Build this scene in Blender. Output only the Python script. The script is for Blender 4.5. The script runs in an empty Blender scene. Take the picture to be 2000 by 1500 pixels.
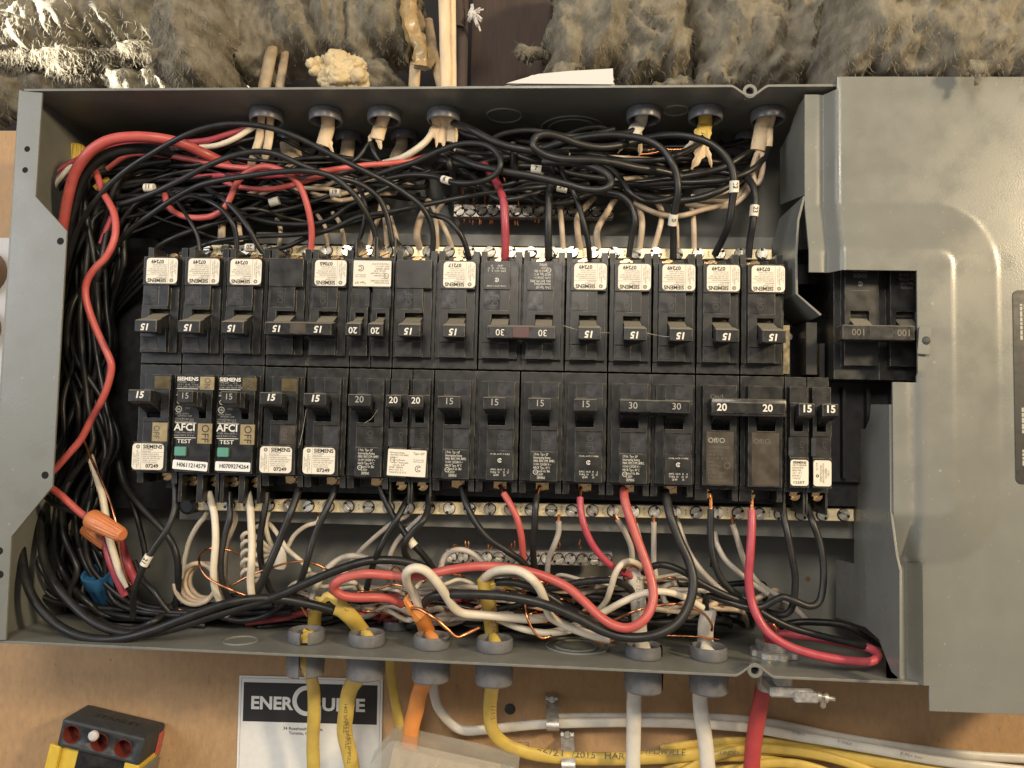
import bpy, bmesh, math, random
from mathutils import Vector, Matrix, noise
random.seed(7)
IN = 0.0254                      # everything below is written in inches, built in metres
sc = bpy.context.scene
COL = sc.collection

# ------------------------------------------------------------------ camera
F_PX, CX, CY, CZ, PITCH, YAW, ROLL = 1550.0, 9.69376, -18.25861, -1.45747, 0.06284, 0.04846, -0.02297
RM = (Matrix.Rotation(YAW, 3, 'Z') @ Matrix.Rotation(PITCH, 3, 'X') @ Matrix.Rotation(ROLL, 3, 'Y'))
CAMP = Vector((CX, CY, CZ))
cam = bpy.data.objects.new('camera', bpy.data.cameras.new('camera'))
COL.objects.link(cam)
right, fwd, up = RM.col[0], RM.col[1], RM.col[2]
m = Matrix.Identity(4)
for i in range(3):
    m[i][0], m[i][1], m[i][2] = right[i], up[i], -fwd[i]
    m[i][3] = CAMP[i] * IN
cam.matrix_world = m
cam.data.sensor_width = 36.0
cam.data.lens = F_PX / 2000 * 36
cam.data.clip_start = 0.01
cam.data.clip_end = 100
sc.camera = cam

# ------------------------------------------------------------------ room light
world = bpy.data.worlds.new('World'); sc.world = world; world.use_nodes = True
world.node_tree.nodes['Background'].inputs[0].default_value = (1.0, 0.93, 0.84, 1)
world.node_tree.nodes['Background'].inputs[1].default_value = 0.28

def lamp(name, kind, loc, target, power, color, size=0.2, size_y=None, spot=None, blend=0.3):
    L = bpy.data.lights.new(name, kind); L.energy = power; L.color = color
    if kind == 'AREA':
        L.size = size
        if size_y: L.shape = 'RECTANGLE'; L.size_y = size_y
    else:
        L.shadow_soft_size = size
    if spot: L.spot_size = math.radians(spot); L.spot_blend = blend
    o = bpy.data.objects.new(name, L); COL.objects.link(o)
    o.location = Vector(loc) * IN
    d = Vector(target) * IN - o.location
    o.rotation_euler = d.to_track_quat('-Z', 'Y').to_euler()
    return o
lamp('warm_bulb', 'AREA', (45, -30, 13), (16, 0, 0), 12.5, (1.0, 0.78, 0.48), 0.11)
lamp('overhead_lamp', 'AREA', (9, -36, 17), (9, 0, 0), 6.8, (1.0, 0.90, 0.76), 0.30)
lamp('window_light', 'AREA', (-34, -30, 10), (6, 0, 0), 7.5, (0.84, 0.90, 1.0), 0.6)
lamp('side_work_light', 'SPOT', (-28, -5.2, 8.4), (-3.7, 2.1, 8.80), 380, (1.0, 0.98, 0.88), 0.006, spot=5.6, blend=0.45)

sc.view_settings.view_transform = 'Standard'
sc.view_settings.look = 'None'
sc.view_settings.exposure = -0.06
sc.view_settings.gamma = 1.0
sc.cycles.max_bounces = 6
sc.cycles.transparent_max_bounces = 8

# ------------------------------------------------------------------ pixel <-> place
def P(u, v, d):
    """point at depth d (inches behind the breaker faces) seen at photo pixel u, v"""
    r = RM @ Vector(((u - 1000) / F_PX, 1, (750 - v) / F_PX))
    return CAMP + r * ((d - CY) / r.y)
def PZ(u, v, z):
    r = RM @ Vector(((u - 1000) / F_PX, 1, (750 - v) / F_PX))
    return CAMP + r * ((z - CZ) / r.z)

# ------------------------------------------------------------------ materials
def mat(name, col, rough=0.5,  metal=0.0, var=0.06, nscale=6.0, bump=0.0, bscale=40.0, rvar=0.1,
        edge=None, spec=0.5, stretch=None, dust=None, rnd=0.0, coat=0.0, trans=0.0, alpha=1.0, speck=None, bevel=0.012, sss=0.0, topdust=None):
    m = bpy.data.materials.new(name); m.use_nodes = True
    nt = m.node_tree; N = nt.nodes; L = nt.links
    b = N['Principled BSDF']
    tc = N.new('ShaderNodeTexCoord')
    mp = N.new('ShaderNodeMapping'); mp.inputs['Scale'].default_value = [39.37 * s for s in (stretch or (1, 1, 1))]
    L.new(tc.outputs['Object'], mp.inputs['Vector'])
    n = N.new('ShaderNodeTexNoise'); n.inputs['Scale'].default_value = nscale; n.inputs['Detail'].default_value = 6
    L.new(mp.outputs[0], n.inputs['Vector'])
    mr = N.new('ShaderNodeMapRange'); mr.inputs['From Min'].default_value = 0.3; mr.inputs['From Max'].default_value = 0.7
    mr.inputs['To Min'].default_value = 1 - var; mr.inputs['To Max'].default_value = 1 + var
    L.new(n.outputs['Fac'], mr.inputs['Value'])
    mul = N.new('ShaderNodeVectorMath'); mul.operation = 'SCALE'; mul.inputs[0].default_value = col[:3]
    L.new(mr.outputs[0], mul.inputs['Scale'])
    c = mul.outputs[0]
    if rnd:
        oi = N.new('ShaderNodeObjectInfo')
        mr2 = N.new('ShaderNodeMapRange'); mr2.inputs['To Min'].default_value = 1 - rnd; mr2.inputs['To Max'].default_value = 1 + rnd
        L.new(oi.outputs['Random'], mr2.inputs['Value'])
        mu2 = N.new('ShaderNodeVectorMath'); mu2.operation = 'SCALE'
        L.new(c, mu2.inputs[0]); L.new(mr2.outputs[0], mu2.inputs['Scale']); c = mu2.outputs[0]
    if speck:
        sn = N.new('ShaderNodeTexNoise'); sn.inputs['Scale'].default_value = speck[1]; sn.inputs['Detail'].default_value = 3
        L.new(mp.outputs[0], sn.inputs['Vector'])
        sr = N.new('ShaderNodeMapRange'); sr.inputs['From Min'].default_value = speck[2]; sr.inputs['From Max'].default_value = speck[2] + 0.06
        L.new(sn.outputs['Fac'], sr.inputs['Value'])
        mx = N.new('ShaderNodeMix'); mx.data_type = 'RGBA'; L.new(sr.outputs[0], mx.inputs['Factor'])
        L.new(c, mx.inputs['A']); mx.inputs['B'].default_value = (*speck[0], 1); c = mx.outputs['Result']
    if dust:
        dn = N.new('ShaderNodeTexNoise'); dn.inputs['Scale'].default_value = 1.7; dn.inputs['Detail'].default_value = 9; dn.inputs['Roughness'].default_value = 0.72
        L.new(mp.outputs[0], dn.inputs['Vector'])
        dr = N.new('ShaderNodeMapRange'); dr.inputs['From Min'].default_value = 0.47; dr.inputs['From Max'].default_value = 0.78
        dr.inputs['To Max'].default_value = dust[1]
        L.new(dn.outputs['Fac'], dr.inputs['Value'])
        mx = N.new('ShaderNodeMix'); mx.data_type = 'RGBA'; L.new(dr.outputs[0], mx.inputs['Factor'])
        L.new(c, mx.inputs['A']); mx.inputs['B'].default_value = (*dust[0], 1); c = mx.outputs['Result']
    if topdust:                                                     # dust lying on faces that point up
        gz = N.new('ShaderNodeNewGeometry'); sx = N.new('ShaderNodeSeparateXYZ'); L.new(gz.outputs['Normal'], sx.inputs[0])
        tr = N.new('ShaderNodeMapRange'); tr.inputs['From Min'].default_value = .35; tr.inputs['From Max'].default_value = .85; tr.inputs['To Max'].default_value = topdust[1]
        L.new(sx.outputs['Z'], tr.inputs['Value'])
        mx = N.new('ShaderNodeMix'); mx.data_type = 'RGBA'; L.new(tr.outputs[0], mx.inputs['Factor'])
        L.new(c, mx.inputs['A']); mx.inputs['B'].default_value = (*topdust[0], 1); c = mx.outputs['Result']
    nrm = None
    if bump:
        bn = N.new('ShaderNodeTexNoise'); bn.inputs['Scale'].default_value = bscale; bn.inputs['Detail'].default_value = 4
        L.new(mp.outputs[0], bn.inputs['Vector'])
        bp = N.new('ShaderNodeBump'); bp.inputs['Strength'].default_value = bump; bp.inputs['Distance'].default_value = 0.0006
        L.new(bn.outputs['Fac'], bp.inputs['Height']); nrm = bp
    if edge:
        bv = N.new('ShaderNodeBevel'); bv.samples = 4; bv.inputs['Radius'].default_value = bevel * IN
        if nrm: L.new(bv.outputs[0], nrm.inputs['Normal'])
        geo = N.new('ShaderNodeNewGeometry')
        dt = N.new('ShaderNodeVectorMath'); dt.operation = 'DOT_PRODUCT'
        L.new(bv.outputs[0], dt.inputs[0]); L.new(geo.outputs['True Normal'], dt.inputs[1])
        er = N.new('ShaderNodeMapRange'); er.inputs['From Min'].default_value = 0.995; er.inputs['From Max'].default_value = 0.80
        er.inputs['To Max'].default_value = edge[1]
        L.new(dt.outputs['Value'], er.inputs['Value'])
        en = N.new('ShaderNodeTexNoise'); en.inputs['Scale'].default_value = 5; en.inputs['Detail'].default_value = 5
        L.new(mp.outputs[0], en.inputs['Vector'])
        e2 = N.new('ShaderNodeMapRange'); e2.inputs['From Min'].default_value = 0.42; e2.inputs['From Max'].default_value = 0.6
        L.new(en.outputs['Fac'], e2.inputs['Value'])
        em = N.new('ShaderNodeMath'); em.operation = 'MULTIPLY'; L.new(er.outputs[0], em.inputs[0]); L.new(e2.outputs[0], em.inputs[1])
        mx = N.new('ShaderNodeMix'); mx.data_type = 'RGBA'; L.new(em.outputs[0], mx.inputs['Factor'])
        L.new(c, mx.inputs['A']); mx.inputs['B'].default_value = (*edge[0], 1); c = mx.outputs['Result']
        L.new((nrm or bv).outputs[0], b.inputs['Normal'])
    elif nrm:
        L.new(nrm.outputs[0], b.inputs['Normal'])
    L.new(c, b.inputs['Base Color'])
    rr = N.new('ShaderNodeMapRange'); rr.inputs['From Min'].default_value = 0.3; rr.inputs['From Max'].default_value = 0.7
    rr.inputs['To Min'].default_value = max(0.03, rough - rvar); rr.inputs['To Max'].default_value = min(1, rough + rvar)
    L.new(n.outputs['Fac'], rr.inputs['Value']); L.new(rr.outputs[0], b.inputs['Roughness'])
    b.inputs['Metallic'].default_value = metal
    b.inputs['Specular IOR Level'].default_value = spec
    b.inputs['Coat Weight'].default_value = coat
    b.inputs['Transmission Weight'].default_value = trans
    b.inputs['Alpha'].default_value = alpha
    if sss:
        b.inputs['Subsurface Weight'].default_value = sss; b.inputs['Subsurface Radius'].default_value = (.002, .0015, .001)
    return m

M = {}
M['paint'] = mat('grey_paint', (.188, .190, .170), .30, var=.03, nscale=1.4, bump=.10, bscale=34, edge=((.42, .41, .35), .55), spec=.45, bevel=.02, speck=((.30, .29, .25), 9, .70))
M['paint_in'] = mat('grey_paint_inside', (.165, .166, .148), .42, var=.08, nscale=1.2, bump=.10, bscale=34, edge=((.5, .5, .46), .7), bevel=.02, dust=((.23, .22, .185), .45))
M['plastic'] = mat('black_plastic', (.0145, .0145, .0145), .36, var=.18, nscale=3.5, bump=.06, bscale=60, bevel=.020, edge=((.34, .32, .25), .85), dust=((.066, .060, .046), .36), rnd=.18, spec=.45)
M['plastic_face'] = mat('black_plastic_face', (.020, .020, .021), .30, var=.14, nscale=3.5, bump=.03, bscale=60, edge=((.34, .32, .26), .7), dust=((.075, .068, .052), .34), rnd=.18)
M['plastic_brown'] = mat('brown_label_film', (.058, .046, .034), .34, var=.3, nscale=3, dust=((.12, .10, .07), .4))
M['plastic_gloss'] = mat('black_plastic_handle', (.013, .013, .014), .30, var=.15, topdust=((.30, .27, .21), .8), bevel=.018, edge=((.30, .28, .23), .8), dust=((.16, .145, .11), .22), rnd=.12)
M['dark'] = mat('dark_base', (.010, .010, .011), .5, var=.2, edge=((.05, .05, .05), .3))
M['hole'] = mat('dark_hole', (.004, .004, .004), .9)  # black colour stands in for the shade inside uncut holes
M['film'] = mat('smoked_window', (.10, .078, .038), .22, var=.25, nscale=5)
M['film_dark'] = mat('smoked_window_dark', (.045, .045, .050), .20, var=.3, nscale=5)
M['tan'] = mat('tan_window', (.30, .235, .12), .4, var=.22, nscale=5)
M['label'] = mat('cream_label', (.74, .68, .56), .5, var=.03, rnd=.05)
M['label_w'] = mat('white_label', (.78, .77, .73), .45, var=.03)
M['ink'] = mat('black_ink', (.022, .020, .020), .6)
M['ink_soft'] = mat('faded_black_ink', (.10, .09, .08), .6)
M['white_ink'] = mat('white_print', (.72, .69, .60), .5)
M['grey_ink'] = mat('grey_print', (.36, .35, .31), .5)
M['dim_ink'] = mat('dim_print', (.13, .12, .10), .5)
M['red_brown'] = mat('red_brown_inset', (.075, .026, .026), .4)
M['faint_ink'] = mat('faint_moulding', (.055, .052, .045), .4)
M['teal'] = mat('teal_button', (.10, .29, .22), .4, edge=((.3, .5, .42), .4))
M['w_black'] = mat('black_wire_insulation', (.014, .0135, .0135), .42, var=.2, nscale=4, bump=.05, bscale=12, rnd=.3, dust=((.05, .046, .038), .30), spec=.45)
M['w_red'] = mat('red_wire_insulation', (.50, .092, .078), .40, var=.08, nscale=4, bump=.05, bscale=12, rnd=.10, dust=((.52, .25, .21), .35))
M['w_pink'] = mat('crimson_wire_insulation', (.38, .050, .070), .40, var=.08, nscale=4, bump=.05, bscale=12, rnd=.1, dust=((.42, .18, .18), .3))
M['w_white'] = mat('white_wire_insulation', (.66, .58, .45), .40, var=.08, nscale=4, bump=.05, bscale=12, rnd=.08, dust=((.50, .42, .32), .4))
M['w_beige'] = mat('aged_white_wire_insulation', (.56, .44, .31), .44, var=.12, nscale=4, bump=.05, bscale=12, rnd=.12, dust=((.42, .32, .22), .5))
M['w_grey'] = mat('greyed_white_wire_insulation', (.48, .43, .37), .44, var=.10, nscale=4, rnd=.14, dust=((.34, .30, .25), .5))
M['copper'] = mat('bare_copper', (.72, .30, .14), .28, metal=1.0, var=.25, nscale=5, rnd=.15)
M['j_yellow'] = mat('yellow_cable_jacket', (.60, .42, .085), .44, var=.10, nscale=3, bump=.10, bscale=8, dust=((.38, .28, .12), .45))
M['j_white'] = mat('white_cable_jacket', (.66, .62, .54), .42, var=.06, nscale=3, bump=.10, bscale=8, dust=((.45, .40, .32), .5))
M['j_beige'] = mat('old_beige_cable_jacket', (.68, .52, .33), .6, var=.16, nscale=5, bump=.35, bscale=12, stretch=(1, 1, .3), dust=((.42, .32, .20), .55))
M['j_old'] = mat('faded_old_cable_jacket', (.36, .27, .17), .6, var=.2, nscale=5, bump=.3, bscale=12, dust=((.22, .17, .11), .6))
M['j_orange'] = mat('orange_cable_jacket', (.72, .27, .065), .42, var=.06, nscale=3, bump=.10, bscale=8)
M['j_red'] = mat('red_cable_jacket', (.44, .055, .058), .42, var=.08, nscale=3, bump=.12, bscale=8)
M['bushing'] = mat('grey_plastic_bushing', (.135, .135, .14), .32, var=.10, edge=((.34, .34, .34), .5), rnd=.08, dust=((.22, .21, .20), .4))
M['zinc'] = mat('cast_zinc', (.46, .45, .43), .36, metal=.55, var=.25, nscale=8, bump=.3, bscale=30)
M['tin'] = mat('tinned_bar', (.95, .80, .50), .34, metal=.30, var=.16, nscale=6, bump=.12, bscale=20)
M['gbar'] = mat('dull_ground_bar', (.50, .46, .42), .34, metal=.55, var=.25, nscale=6, bump=.15, bscale=20)
M['screw'] = mat('bright_screw', (.64, .60, .52), .32, metal=.8, var=.3, nscale=8, rnd=.15)
M['brass'] = mat('brassy_screw', (.65, .45, .24), .25, metal=1.0, var=.3, nscale=8)
M['steel'] = mat('galvanised_strap', (.52, .50, .47), .38, metal=.55, var=.25, nscale=6, bump=.2, bscale=30)
M['nut_orange'] = mat('orange_wire_connector', (.60, .20, .070), .42, var=.08, edge=((.7, .35, .18), .3))
M['nut_blue'] = mat('blue_wire_connector', (.030, .13, .27), .42, var=.08)
M['nut_yellow'] = mat('yellow_wire_connector', (.48, .34, .035), .45, var=.08)
M['foam'] = mat('cream_spray_foam', (.58, .46, .27), .7, var=.1, bump=.6, bscale=9)
M['paper'] = mat('white_paper', (.60, .57, .54), .6, var=.03)
M['resin'] = mat('yellowed_resin', (.38, .26, .12), .35, var=.2, bump=.4, bscale=4, coat=.3)
M['rubber'] = mat('dark_grey_rubber', (.030, .034, .038), .55, var=.1, bump=.1, bscale=50, dust=((.09, .09, .08), .4), edge=((.12, .12, .11), .4))
M['tool_yellow'] = mat('yellow_tool_frame', (.70, .48, .06), .4, edge=((.9, .75, .3), .4))
M['bore'] = mat('dark_red_bore', (.16, .030, .022), .45)
M['clear'] = mat('frosted_clear_plastic', (.62, .62, .56), .22, trans=.3, alpha=.30, var=.05)
M['wood'] = mat('old_dark_joist', (.055, .036, .028), .8, var=.35, nscale=3, stretch=(3, 3, .3), bump=.5, bscale=10)
M['black_label'] = mat('black_cover_label', (.020, .020, .020), .45)
M['brass_bus'] = mat('tarnished_bus_bar', (.55, .43, .24), .35, metal=1.0, var=.3)
# ------------------------------------------------------------------ object helpers
def link(name, data=None, parent=None, loc=(0, 0, 0), rot=None):
    o = bpy.data.objects.new(name, data); COL.objects.link(o)
    if parent is not None: o.parent = parent
    o.location = Vector(loc) * IN
    if rot: o.rotation_euler = rot
    return o
def tag(o, label, cat, group=None):
    o['label'] = label; o['category'] = cat
    if group: o['group'] = group
    return o
def thing(name, label, cat, loc=(0, 0, 0), rot=None, group=None):
    return tag(link(name, None, None, loc, rot), label, cat, group)

class MB:
    def __init__(s, off=(0, 0, 0)): s.bm = bmesh.new(); s.off = Vector(off)
    def v(s, p): return s.bm.verts.new(Vector(p))
    def f(s, vs):
        try: return s.bm.faces.new(vs)
        except ValueError: return None
    def box(s, x0, x1, y0, y1, z0, z1, mt=None, bev=0, seg=1):
        g = [s.v((x, y, z)) for x in (x0, x1) for y in (y0, y1) for z in (z0, z1)]
        fs = [s.f([g[i] for i in q]) for q in ((0, 1, 3, 2), (4, 6, 7, 5), (0, 4, 5, 1), (2, 3, 7, 6), (0, 2, 6, 4), (1, 5, 7, 3))]
        if bev:
            es = list({e for f in fs for e in f.edges})
            r = bmesh.ops.bevel(s.bm, geom=es, offset=bev, segments=seg, affect='EDGES', profile=.5, clamp_overlap=True)
            g = list({v for f in r['faces'] for v in f.verts})
        if mt is not None:
            for q in g: q.co = mt @ q.co
        return g
    def prism(s, pts, y0, y1):
        """outline in x, z given thickness along y"""
        a = [s.v((x, y0, z)) for x, z in pts]; b = [s.v((x, y1, z)) for x, z in pts]
        s.f(a); s.f(b[::-1]); n = len(pts)
        for i in range(n): s.f([a[i], b[i], b[(i + 1) % n], a[(i + 1) % n]])
        return a + b
    def prismx(s, pts, x0, x1):
        a = [s.v((x0, y, z)) for y, z in pts]; b = [s.v((x1, y, z)) for y, z in pts]
        s.f(a); s.f(b[::-1]); n = len(pts)
        for i in range(n): s.f([a[i], b[i], b[(i + 1) % n], a[(i + 1) % n]])
        return a + b
    def rings(s, rings, closed=True, caps=True):
        R = [[s.v(p) for p in r] for r in rings]; n = len(R[0])
        for a, b in zip(R, R[1:]):
            for i in range(n if closed else n - 1): s.f([a[i], a[(i + 1) % n], b[(i + 1) % n], b[i]])
        if caps and closed: s.f(R[0][::-1]); s.f(R[-1])
        return R
    def lathe(s, prof, o=(0, 0, 0), ax=(0, 0, 1), n=20, caps=True, a0=0, a1=2 * math.pi):
        """prof: (radius, height along ax)"""
        ax = Vector(ax).normalized(); t = ax.orthogonal().normalized(); w = ax.cross(t); o = Vector(o)
        full = abs(a1 - a0 - 2 * math.pi) < 1e-6
        k = n if full else n + 1
        rs = []
        for r, h in prof:
            rs.append([o + ax * h + (t * math.cos(a0 + (a1 - a0) * i / n) + w * math.sin(a0 + (a1 - a0) * i / n)) * r for i in range(k)])
        return s.rings(rs, closed=full, caps=caps and full)
    def tube(s, pts, r, n=10, ell=None, caps=True, jit=0):
        pts = [Vector(p) for p in pts]; m_ = len(pts)
        T = [(pts[min(i + 1, m_ - 1)] - pts[max(i - 1, 0)]).normalized() for i in range(m_)]
        N_ = T[0].orthogonal().normalized() if ell is None else (Vector((1, 0, 0)) - T[0] * T[0].x).normalized()
        rings = []
        for i in range(m_):
            if ell is None:
                N_ = (N_ - T[i] * N_.dot(T[i])).normalized()
                B = T[i].cross(N_)
                e = (1, 1)
            else:
                B = (Vector((0, 1, 0)) - T[i] * T[i].y).normalized(); N_ = B.cross(T[i]).normalized(); e = ell
            rr = r[i] if isinstance(r, (list, tuple)) else r
            rings.append([pts[i] + (N_ * math.cos(2 * math.pi * k / n) * e[0] + B * math.sin(2 * math.pi * k / n) * e[1]) * rr * (1 + (jit * noise.noise(pts[i] * 3 + Vector((k * .7, 0, 0))) if jit else 0)) for k in range(n)])
        s.rings(rings, caps=caps)
    def terr(s, xs, vs, H, yb):
        """stepped block: cell heights H[j][i] (y, smaller is nearer) over columns xs and rows vs (z = -v)"""
        d = {}
        def V(x, y, z):
            k = (round(x, 5), round(y, 5), round(z, 5))
            if k not in d: d[k] = s.v(k)
            return d[k]
        nx, nv = len(xs) - 1, len(vs) - 1
        g = lambda i, j: H[j][i] if 0 <= i < nx and 0 <= j < nv and H[j][i] is not None else yb
        for j in range(nv):
            for i in range(nx):
                if H[j][i] is None: continue
                h = H[j][i]; a, b, t, w = xs[i], xs[i + 1], -vs[j], -vs[j + 1]
                s.f([V(a, h, w), V(b, h, w), V(b, h, t), V(a, h, t)])
        for j in range(nv):
            for i in range(nx + 1):
                p, q = g(i - 1, j), g(i, j)
                if abs(p - q) > 1e-6: x = xs[i]; s.f([V(x, p, -vs[j]), V(x, q, -vs[j]), V(x, q, -vs[j + 1]), V(x, p, -vs[j + 1])])
        for i in range(nx):
            for j in range(nv + 1):
                p, q = g(i, j - 1), g(i, j)
                if abs(p - q) > 1e-6: z = -vs[j]; s.f([V(xs[i], p, z), V(xs[i + 1], p, z), V(xs[i + 1], q, z), V(xs[i], q, z)])
    def mesh(s, name, material, smooth=32, recalc=True):
        if recalc: bmesh.ops.recalc_face_normals(s.bm, faces=s.bm.faces[:])
        for v in s.bm.verts: v.co = (v.co - s.off) * IN
        me = bpy.data.meshes.new(name); s.bm.to_mesh(me); s.bm.free()
        me.materials.append(material)
        if smooth:
            me.shade_smooth()
            me.set_sharp_from_angle(angle=math.radians(smooth))
        return me
    def build(s, name, material, parent=None, loc=(0, 0, 0), rot=None, smooth=32, recalc=True):
        return link(name, s.mesh(name, material, smooth, recalc), parent, loc, rot)
CACHE = {}
def part(key, name, material, parent, fn, loc=(0, 0, 0), rot=None, smooth=32):
    if key not in CACHE:
        mb = MB(); fn(mb); CACHE[key] = mb.mesh(name, material, smooth)
    return link(name, CACHE[key], parent, loc, rot)

def text_mesh(txt, size, material, bold=0.0, shear=0.0, align='CENTER', width=None, line=1.0, ext=0.002, res=1):
    key = ('txt', txt, size, material.name, bold, shear, align, width, line)
    if key in CACHE: return CACHE[key]
    c = bpy.data.curves.new('t', 'FONT'); c.body = txt; c.size = 1.0; c.resolution_u = 3 if size > .1 else res
    c.align_x = align; c.align_y = 'CENTER'; c.shear = shear; c.space_line = line; c.offset = bold
    o = bpy.data.objects.new('t', c); COL.objects.link(o)
    me = bpy.data.meshes.new_from_object(o)
    bpy.data.objects.remove(o); bpy.data.curves.remove(c)
    k = size
    xs = [v.co.x for v in me.vertices]
    sx = k
    if width and xs: sx = min(k, width / max(1e-6, max(xs) - min(xs))) if width < 0 else width / max(1e-6, max(xs) - min(xs))
    for v in me.vertices: v.co = Vector((v.co.x * sx, -ext, v.co.y * k)) * IN
    me.materials.clear(); me.materials.append(material); me.name = 'print'
    CACHE[key] = me
    return me
def text(name, txt, size, material, parent, loc, rot=0.0, **kw):
    """flat print facing the viewer (-y)"""
    return link(name, text_mesh(txt, size, material, **kw), parent, loc, (0, rot, 0) if rot else None)

def spline(pts, step=7):
    """Catmull-Rom through points"""
    p = [Vector(q) for q in pts]
    if len(p) == 2: return [p[0].lerp(p[1], t / 4) for t in range(5)]
    p = [p[0] * 2 - p[1]] + p + [p[-1] * 2 - p[-2]]
    out = []
    for i in range(1, len(p) - 2):
        a, b, c, d = p[i - 1], p[i], p[i + 1], p[i + 2]
        n = max(2, min(step, int((c - b).length / .09) + 1))
        for k in range(n):
            t = k / n; t2 = t * t; t3 = t2 * t
            out.append(.5 * ((2 * b) + (c - a) * t + (2 * a - 5 * b + 4 * c - d) * t2 + (3 * b - a - 3 * c + d) * t3))
    out.append(p[-2]); return out

WC = {'k': 'w_black', 'r': 'w_red', 'p': 'w_pink', 'w': 'w_white', 'b': 'w_beige', 'g': 'w_grey', 'c': 'copper'}
WN = {'k': 'black_wire', 'r': 'red_wire', 'p': 'red_wire', 'w': 'white_wire', 'b': 'white_wire', 'g': 'white_wire', 'c': 'bare_copper_wire'}
def wire(label, c, r, pts, tagat=None, group=None, world=False, tip=None, name=None, n=9):
    w = pts if world else [P(*q) for q in pts]
    s = spline(w)
    mb = MB(off=s[0]); mb.tube(s, r, n)
    o = mb.build(name or WN[c], M[WC[c]], None, s[0], smooth=60)
    tag(o, label, 'bare wire' if c == 'c' else 'wire', group)
    if tip:
        t = P(*tip); mb = MB(off=s[0]); e = min((s[0], s[-1]), key=lambda q: (q - t).length)
        mb.tube([e + (t - e) * -.05, e.lerp(t, .5), t], min(.045, r * .6), 8); mb.build('copper_end', M['copper'], o)
    if tagat:
        q = P(tagat[0], tagat[1], 0); best = None
        i = min(range(1, len(s) - 1), key=lambda k: ((s[k].x - P(tagat[0], tagat[1], s[k].y).x) ** 2 + (s[k].z - P(tagat[0], tagat[1], s[k].y).z) ** 2))
        t = (s[i + 1] - s[i - 1]).normalized(); L = tagat[3] if len(tagat) > 3 else .11
        mb = MB(off=s[0]); mb.lathe([(r * 1.02, -L), (r * 1.28, -L), (r * 1.28, L), (r * 1.02, L)], s[i], t, 14)
        tg = mb.build('number_tag', M['label'], o)
        if tagat[2]:
            ang = math.atan2(-t.z, t.x) + (math.pi / 2 if len(tagat) > 4 and tagat[4] else 0)
            text('number', tagat[2], .15, M['ink'], tg, s[i] - s[0] + Vector((0, -r * 1.30, 0)), rot=ang, bold=.015)
    return o
def circ(mb, x, z, y, r, w=.012, a0=0, a1=2 * math.pi, n=20):
    """flat ring on a face"""
    for i in range(n):
        a, b = a0 + (a1 - a0) * i / n, a0 + (a1 - a0) * (i + 1) / n
        mb.f([mb.v((x + math.cos(t) * q, y, z + math.sin(t) * q)) for t, q in ((a, r), (b, r), (b, r - w), (a, r - w))])
def rrect(x0, x1, z0, z1, r, n=4):
    o = []
    for cx, cz, a in ((x1 - r, z1 - r, 0), (x0 + r, z1 - r, 90), (x0 + r, z0 + r, 180), (x1 - r, z0 + r, 270)):
        for k in range(n + 1):
            t = math.radians(a + 90 * k / n); o.append((cx + r * math.cos(t), cz + r * math.sin(t)))
    return o
# ------------------------------------------------------------------ setting: backboard, cavity
wm = mat('particle_board', (.43, .265, .132), .72, var=.10, nscale=5, stretch=(1.6, 1, .8), bump=.45, bscale=9, speck=((.26, .15, .075), 6.5, .70), dust=((.43, .28, .165), .4))
mb = MB(); mb.box(-40, 60, 3.32, 4.1, -40, 6.9); wl = mb.build('backboard_wall', wm); wl['kind'] = 'structure'
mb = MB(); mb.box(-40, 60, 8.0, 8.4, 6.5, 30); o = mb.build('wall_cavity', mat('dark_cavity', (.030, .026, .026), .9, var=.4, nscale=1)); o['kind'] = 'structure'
mb = MB(); mb.box(0, 2.2, 0, 3.6, 0, 8); q = P(915, 172, 3.0)
tag(mb.build('wood_joist', M['wood'], None, (q.x, 3.5, 6.95)), 'dark brown wooden joist in the gap between the insulation, above the panel', 'joist')

# ------------------------------------------------------------------ enclosure
FD, BD = -.6, 3.15
a, b = P(40, 178, FD), P(1605, 169, FD)
zt = lambda x, a=a.copy(), b=b.copy(): a.z + (b.z - a.z) * (x - a.x) / (b.x - a.x)
c1, c2 = P(0, 1251, FD), P(1815, 1334, FD)
zb = lambda x, c1=c1.copy(), c2=c2.copy(): c1.z + (c2.z - c1.z) * (x - c1.x) / (c2.x - c1.x)
XL = (P(40, 182, FD).x + P(4, 960, FD).x) / 2
XR = 23.0
panel = thing('electrical_panel_box', 'open grey steel breaker panel box mounted sideways on the board', 'panel box', (XL, BD, zb(XL)))
PO = (XL, BD, zb(XL))
def pbuild(mb, name, m_, parent=panel, **k):
    mb.off = Vector(PO); return mb.build(name, m_, parent, **k)
mb = MB(); mb.box(XL, XR, BD, BD + .06, -6.6, 6.6); backp = pbuild(mb, 'back_panel', M['paint_in'])
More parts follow.
